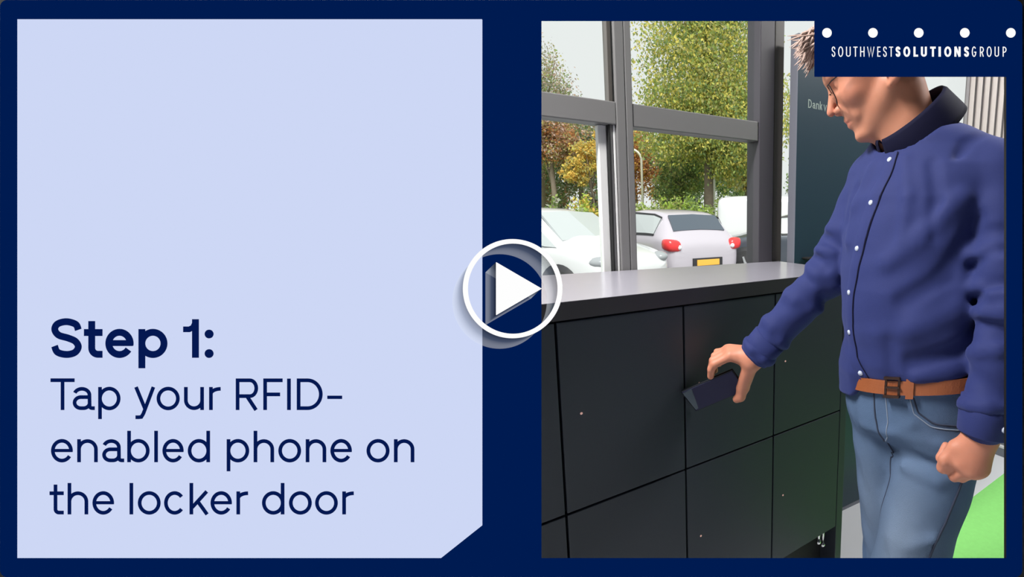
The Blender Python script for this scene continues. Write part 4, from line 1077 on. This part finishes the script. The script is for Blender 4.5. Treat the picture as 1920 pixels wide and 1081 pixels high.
    for xw in (fw, xf):
        for s_ in (-1, 1):
            ar = bmesh.new(); cyl_bm((xw, s_ * (hw - .26), .33), (xw, s_ * (hw + .004), .33), .375, seg=28, bm=ar); bm_obj('wheel_arch', ar, m_trimc, c, True)
            wh = bmesh.new(); cyl_bm((xw, s_ * (hw - .2), .31), (xw, s_ * (hw + .016), .31), .31, seg=28, bm=wh); wo = bm_obj('wheel', wh, m_tyre, c, True)
            rm = bmesh.new()
            for j in range(5):
                an = 2 * math.pi * j / 5; p0 = Vector((xw, s_ * (hw + .024), .31)); p1 = p0 + Vector((math.cos(an) * .19, 0, math.sin(an) * .19)); cyl_bm(p0, p1, .034, .026, seg=6, bm=rm)
            cyl_bm((xw, s_ * (hw + .010), .31), (xw, s_ * (hw + .030), .31), .06, seg=12, bm=rm)
            ro = bm_obj('rim', rm, m_rimw, wo, False)
    for s_ in (-1, 1):
        bm = bmesh.new(); bmesh.ops.create_uvsphere(bm, u_segments=14, v_segments=8, radius=1.0)
        zl = st[-2][2] - .04
        for v_ in bm.verts: v_.co = Vector((Lc - .20 + v_.co.x * .17, s_ * (st[-2][3] - .14) + v_.co.y * .15 - v_.co.x * s_ * .06, zl + v_.co.z * .085))
        bm_obj('headlamp', bm, mat('grey_headlamp', (150, 154, 158), 0.15), c, True)
        bm = bmesh.new(); bmesh.ops.create_uvsphere(bm, u_segments=12, v_segments=8, radius=1.0)
        xm = st[i1][0] + .42
        for v_ in bm.verts: v_.co = Vector((xm + v_.co.x * .10, s_ * (st[i1][3] + .10) + v_.co.y * .11, st[i1][2] + .05 + v_.co.z * .075))
        bm_obj('mirror', bm, paint, c, True)
    box('grille', Lc - .10, Lc + .008, -.42, .42, .36, .50, m_trimc, c, bev=.02)
    return c
p_white = mat('white_car_paint', (208, 210, 212), 0.25, coat=0.6); p_silver = mat('silver_car_paint', (188, 182, 192), 0.28, 0.15, coat=0.6); p_dark = mat('dark_grey_car_paint', (74, 80, 90), 0.28, 0.2, coat=0.6)
car('car', 'white car at the left, nose towards the building, beside the mullion', HATCH, p_white, (2.98, 5.70), -67, m_lgls)
car('car', 'silver hatchback seen from behind with red tail lamps and a yellow number plate', HATCH, p_silver, (4.72, 10.55), 91, m_lgls)
car('car', 'dark grey car standing to the right of the silver hatchback', HATCH, p_dark, (6.2, 8.6), 139, m_lgls, rear=False)
car('van', 'white van behind the silver hatchback, roof level with the hedge', VAN, p_white, (11.9, 8.0), -38, m_lgls, rear=False)
car('car', 'small pale car far off at the hedge, beside the sash', HATCH, p_silver, (7.3, 15.9), -20, m_lgls, rear=False)
# foliage
def fmat(name, col, var=.25):
    m = mat(name, col, 0.8, var=var, scale=1.2, spec=0.1)
    nt = m.node_tree; b = nt.nodes['Principled BSDF']; out = [n for n in nt.nodes if n.type == 'OUTPUT_MATERIAL'][0]
    tl = nt.nodes.new('ShaderNodeBsdfTranslucent'); nt.links.new(b.inputs['Base Color'].links[0].from_socket, tl.inputs[0])
    mx = nt.nodes.new('ShaderNodeMixShader'); mx.inputs[0].default_value = 0.45
    nt.links.new(b.outputs[0], mx.inputs[1]); nt.links.new(tl.outputs[0], mx.inputs[2]); nt.links.new(mx.outputs[0], out.inputs[0])
    return m
def leaves(name, blobs, n, size, mats, parent, seed, droop=0.0):
    """many small leaf blades filling ellipsoids; blobs: (centre, radii, share)"""
    r = np.random.default_rng(seed); V = []; M = []
    tot = sum(b[2] for b in blobs)
    cs = []
    for c, ra, sh in blobs:
        k = int(n * sh / tot); ncl = max(6, k // 45)
        u = r.normal(size=(ncl, 3)); u /= np.linalg.norm(u, axis=1)[:, None]; rad = r.random(ncl) ** (1 / 2.2)
        cl = np.array(c) + u * rad[:, None] * np.array(ra)
        ci = r.integers(0, ncl, k)
        p = cl[ci] + r.normal(size=(k, 3)) * np.array(ra) * .13
        cs.append((p, (ci * 7 + r.integers(0, 3, k)) % len(mats)))
    P = np.concatenate([a for a, _ in cs]); mi = np.concatenate([b for _, b in cs]); k = len(P)
    d = r.normal(size=(k, 3)); d[:, 2] -= droop * 2; d /= np.linalg.norm(d, axis=1)[:, None]
    e = np.cross(d, r.normal(size=(k, 3))); e /= np.linalg.norm(e, axis=1)[:, None]
    s = size * (.6 + .8 * r.random(k))[:, None]
    v = np.stack([P - d * s * .5, P + e * s * .32, P + d * s * .6, P - e * s * .32], 1).reshape(-1, 3)
    f = np.arange(4 * k).reshape(-1, 4)
    parts = [(v, f[mi == j] , j) for j in range(len(mats))]
    vs_, fs, ms_ = v, np.concatenate([p[1] for p in parts]), np.concatenate([np.full(len(p[1]), p[2]) for p in parts])
    me = bpy.data.meshes.new(name); me.vertices.add(len(vs_)); me.vertices.foreach_set('co', vs_.astype(np.float32).ravel())
    me.loops.add(fs.size); me.loops.foreach_set('vertex_index', fs.astype(np.int32).ravel()); me.polygons.add(len(fs))
    me.polygons.foreach_set('loop_start', np.arange(0, fs.size, 4, dtype=np.int32)); me.polygons.foreach_set('material_index', ms_.astype(np.int32))
    for m in mats: me.materials.append(m)
    me.update(calc_edges=True); o = bpy.data.objects.new(name, me); link(o, parent); o['kind'] = 'stuff'
    return o
m_bark = mat('grey_bark', (120, 108, 96), 0.9, var=0.25, scale=10, bump=0.4, bscale=30)
G = {'lime': (196, 200, 108), 'green': (160, 178, 104), 'mid': (138, 160, 106), 'dark': (112, 134, 100), 'olive': (184, 180, 122), 'gold': (228, 192, 104), 'yellow': (222, 208, 112), 'rust': (196, 138, 92), 'brown': (170, 132, 104), 'pink': (204, 180, 168), 'grey': (178, 178, 166), 'bright': (176, 200, 94), 'pale': (212, 214, 186)}
LM = {k: fmat('leaf_' + k, v) for k, v in G.items()}
tcount = 0
def tree(name, label, base, top, trunk_r, blobs, n, size, cols, droop=0.0):
    global tcount; tcount += 1
    t = empty(name, (base[0], base[1], -0.06)); tag(t, label, 'tree' if 'tree' in name else 'shrub')
    b = np.array(base, float)
    bl_ = [((np.array(c) - np.array((base[0], base[1], -.06))), ra, sh) for c, ra, sh in blobs]
    leaves('foliage', bl_, n, size, [LM[c] for c in cols], t, 100 + tcount, droop)
    rr = random.Random(tcount)
    pts = [(0, 0, 0), (.05, .03, top * .35), (-.04, .05, top * .7), (.02, 0, top)]
    tube('trunk', pts, [trunk_r, trunk_r * .8, trunk_r * .55, trunk_r * .25], m_bark, t, 10)
    for k in range(5 if trunk_r > .05 else 2):
        c, ra, _ = bl_[k % len(bl_)]; z0 = top * (.4 + .1 * k); a = rr.random() * 6.28
        e = (c[0] + math.cos(a) * ra[0] * .6, c[1] + math.sin(a) * ra[1] * .6, max(z0 + .3, c[2] + (rr.random() - .3) * ra[2]))
        tube('branch', [(0, 0, z0), (e[0] * .5, e[1] * .5, z0 + (e[2] - z0) * .6), e], [trunk_r * .4, trunk_r * .25, trunk_r * .1], m_bark, t, 6)
    return t
tree('tree', 'large yellow green tree filling the right hand panes above the silver hatchback', (9.75, 14.2), 8.5, .20,
     [((9.65, 14.2, 6.4), (2.3, 2.3, 3.0), 10), ((9.1, 14.4, 4.3), (1.9, 2.0, 1.5), 5), ((10.7, 13.6, 4.6), (2.0, 2.0, 1.9), 6), ((9.7, 14.0, 8.8), (1.7, 1.7, 1.6), 4), ((10.4, 13.8, 3.2), (1.3, 1.3, .9), 2)], 70000, .095, ['lime', 'green', 'olive', 'yellow', 'mid'], .6)
tree('tree', 'thin pinkish grey tree at the left edge of the window rising against the white sky', (6.6, 23.3), 8.6, .17,
     [((6.5, 23.4, 6.4), (1.7, 1.5, 2.4), 8), ((7.6, 23.2, 5.4), (1.3, 1.3, 1.3), 3), ((6.2, 23.0, 4.2), (1.7, 1.4, 1.4), 4)], 26000, .095, ['pink', 'grey', 'mid', 'olive'], .2)
tree('tree', 'grey green tree left of the mullion behind the yellow tree', (9.5, 26.4), 6.5, .16,
     [((9.0, 26.4, 5.0), (1.7, 1.5, 1.9), 6), ((10.3, 25.8, 4.3), (1.8, 1.5, 1.6), 4), ((8.2, 26.4, 3.0), (1.9, 1.4, 1.6), 4)], 13000, .14, ['grey', 'mid', 'dark', 'brown'])
tree('tree', 'reddish brown leaved tree in the lower left pane', (6.3, 20.6), 5.6, .13,
     [((6.0, 20.6, 4.3), (1.0, 1.0, 1.2), 5), ((6.9, 20.3, 4.0), (.9, .9, .9), 3)], 8000, .10, ['pink', 'brown', 'rust', 'olive'])
tree('tree', 'small golden yellow tree beside the sash in the lower left pane', (6.75, 17.45), 3.6, .07,
     [((6.75, 17.4, 3.2), (.75, .7, .55), 5), ((6.3, 17.6, 2.6), (.6, .5, .4), 3), ((7.05, 17.2, 3.7), (.4, .4, .4), 1)], 5000, .09, ['gold', 'yellow', 'olive', 'gold'])
tree('tree', 'rust brown tree behind the curved lamp post', (10.7, 22.3), 6.2, .15,
     [((10.6, 22.2, 4.2), (1.1, 1.1, 1.9), 5), ((11.3, 22.0, 3.1), (.9, .9, 1.3), 2)], 9000, .11, ['rust', 'brown', 'gold', 'rust'])
tree('tree', 'mid green bushy tree between the lamp post and the thick trunk', (11.4, 19.0), 5.6, .14,
     [((11.2, 19.1, 4.0), (1.3, 1.2, 1.5), 5), ((11.9, 18.7, 3.0), (1.1, 1.1, 1.1), 3), ((11.0, 19.2, 2.4), (.9, .9, .8), 2)], 10000, .11, ['mid', 'dark', 'green', 'olive'])
tree('tree', 'dark green tree behind the white pole', (14.5, 21.5), 6.0, .17,
     [((14.3, 21.6, 3.9), (1.6, 1.4, 1.9), 5), ((13.3, 22.2, 3.0), (1.2, 1.2, 1.3), 3), ((15.6, 20.8, 3.2), (1.4, 1.2, 1.5), 3)], 11000, .13, ['dark', 'mid', 'green'])
tree('tree', 'olive and gold leaved tree at the right beside the corner post', (13.0, 16.1), 5.2, .12,
     [((12.7, 16.2, 3.9), (1.2, 1.1, 1.1), 5), ((13.2, 15.7, 3.0), (1.0, .9, .7), 2), ((12.4, 16.0, 2.6), (.8, .8, .5), 1)], 8000, .11, ['olive', 'gold', 'green', 'pale'])
for i, (x, y, lb) in enumerate(((0.0, 35, 'far grey wood tree left of the far row'), (-4.6, 35, 'far grey wood tree furthest left of the far row'), (4.6, 34, 'far grey wood tree at the left end of the far row'), (9.0, 33, 'far grey wood tree behind the reddish brown tree'), (13.8, 33.5, 'far dark wood tree behind the rust brown tree'), (18.4, 31, 'far dark wood tree behind the mid green tree'), (22.6, 28, 'far dark wood tree behind the white van'), (26.9, 25.5, 'far dark wood tree at the right end of the far row'))):
    tree('tree', lb, (x, y), 6.5, .2, [((x, y, 3.2), (2.0, 1.7, 2.9), 5), ((x + .3, y, 1.2), (2.0, 1.5, 1.4), 3)], 8000, .22, ['grey', 'dark', 'mid', 'brown'] if i < 5 else ['dark', 'mid', 'grey'])
for i, (x, y, z, rw, cols, lb) in enumerate((
    (4.55, 14.9, 1.25, .5, ['mid', 'green', 'grey'], 'dull green shrub at the left end of the hedge'), (4.95, 14.1, 1.15, .5, ['bright', 'green', 'pale'], 'pale green shrub behind the white car roof'),
    (5.3, 14.5, 1.45, .55, ['yellow', 'bright', 'gold'], 'yellow shrub behind the white car beside the sash'), (5.75, 13.9, 1.0, .45, ['bright', 'green'], 'low green shrub below the small pale car'),
    (6.75, 13.1, 1.35, .55, ['bright', 'pale', 'green'], 'bright green shrub at the foot of the curved lamp post'), (7.55, 13.1, 1.45, .65, ['bright', 'green', 'olive'], 'bright green shrub behind the silver hatchback roof'),
    (8.4, 13.0, 1.55, .65, ['green', 'mid', 'bright'], 'dark green shrub at the foot of the thick trunk'), (9.1, 12.7, 1.35, .55, ['green', 'bright', 'pale'], 'green shrub left of the white van'), (10.1, 12.5, 1.5, .7, ['mid', 'green', 'grey'], 'grey green shrub behind the white van'))):
    tree('shrub', lb, (x, y), z, .02, [((x, y, z * .62), (rw, rw * .9, z * .62), 5), ((x, y, z * .3), (rw * 1.1, rw, z * .35), 3)], 2400, .10, cols)
m_pole = mat('pale_galvanised_pole', (214, 208, 196), 0.5, 0.1)
lp = empty('street_lamp', (10.1, 20.2, -.05)); tag(lp, 'curved pale lamp post seen through the right lower pane against the rust brown tree', 'lamp post')
tube('post', [(0, 0, 0), (0, 0, 3.6)] + [(-.55 * (1 - math.cos(a)) * .75, .47 * (1 - math.cos(a)) * .75, 3.6 + .50 * math.sin(a)) for a in np.linspace(.2, 1.57, 8)] + [(-.75, .64, 4.1)], .055, m_pole, lp, 10)
box('lamp_head', -1.05, -.70, .52, .76, 4.03, 4.13, m_pole, lp, bev=.03)
wp = empty('pole', (11.5, 16.4, -.05)); tag(wp, 'straight white pole standing before the trees above the white van', 'pole')
tube('shaft', [(0, 0, 0), (0, 0, 3.5)], .05, mat('white_pole', (232, 232, 228), 0.5), wp, 10)
bm_obj('cap', cyl_bm((0, 0, 3.5), (0, 0, 3.56), .075, .03, seg=12), m_pole, wp)
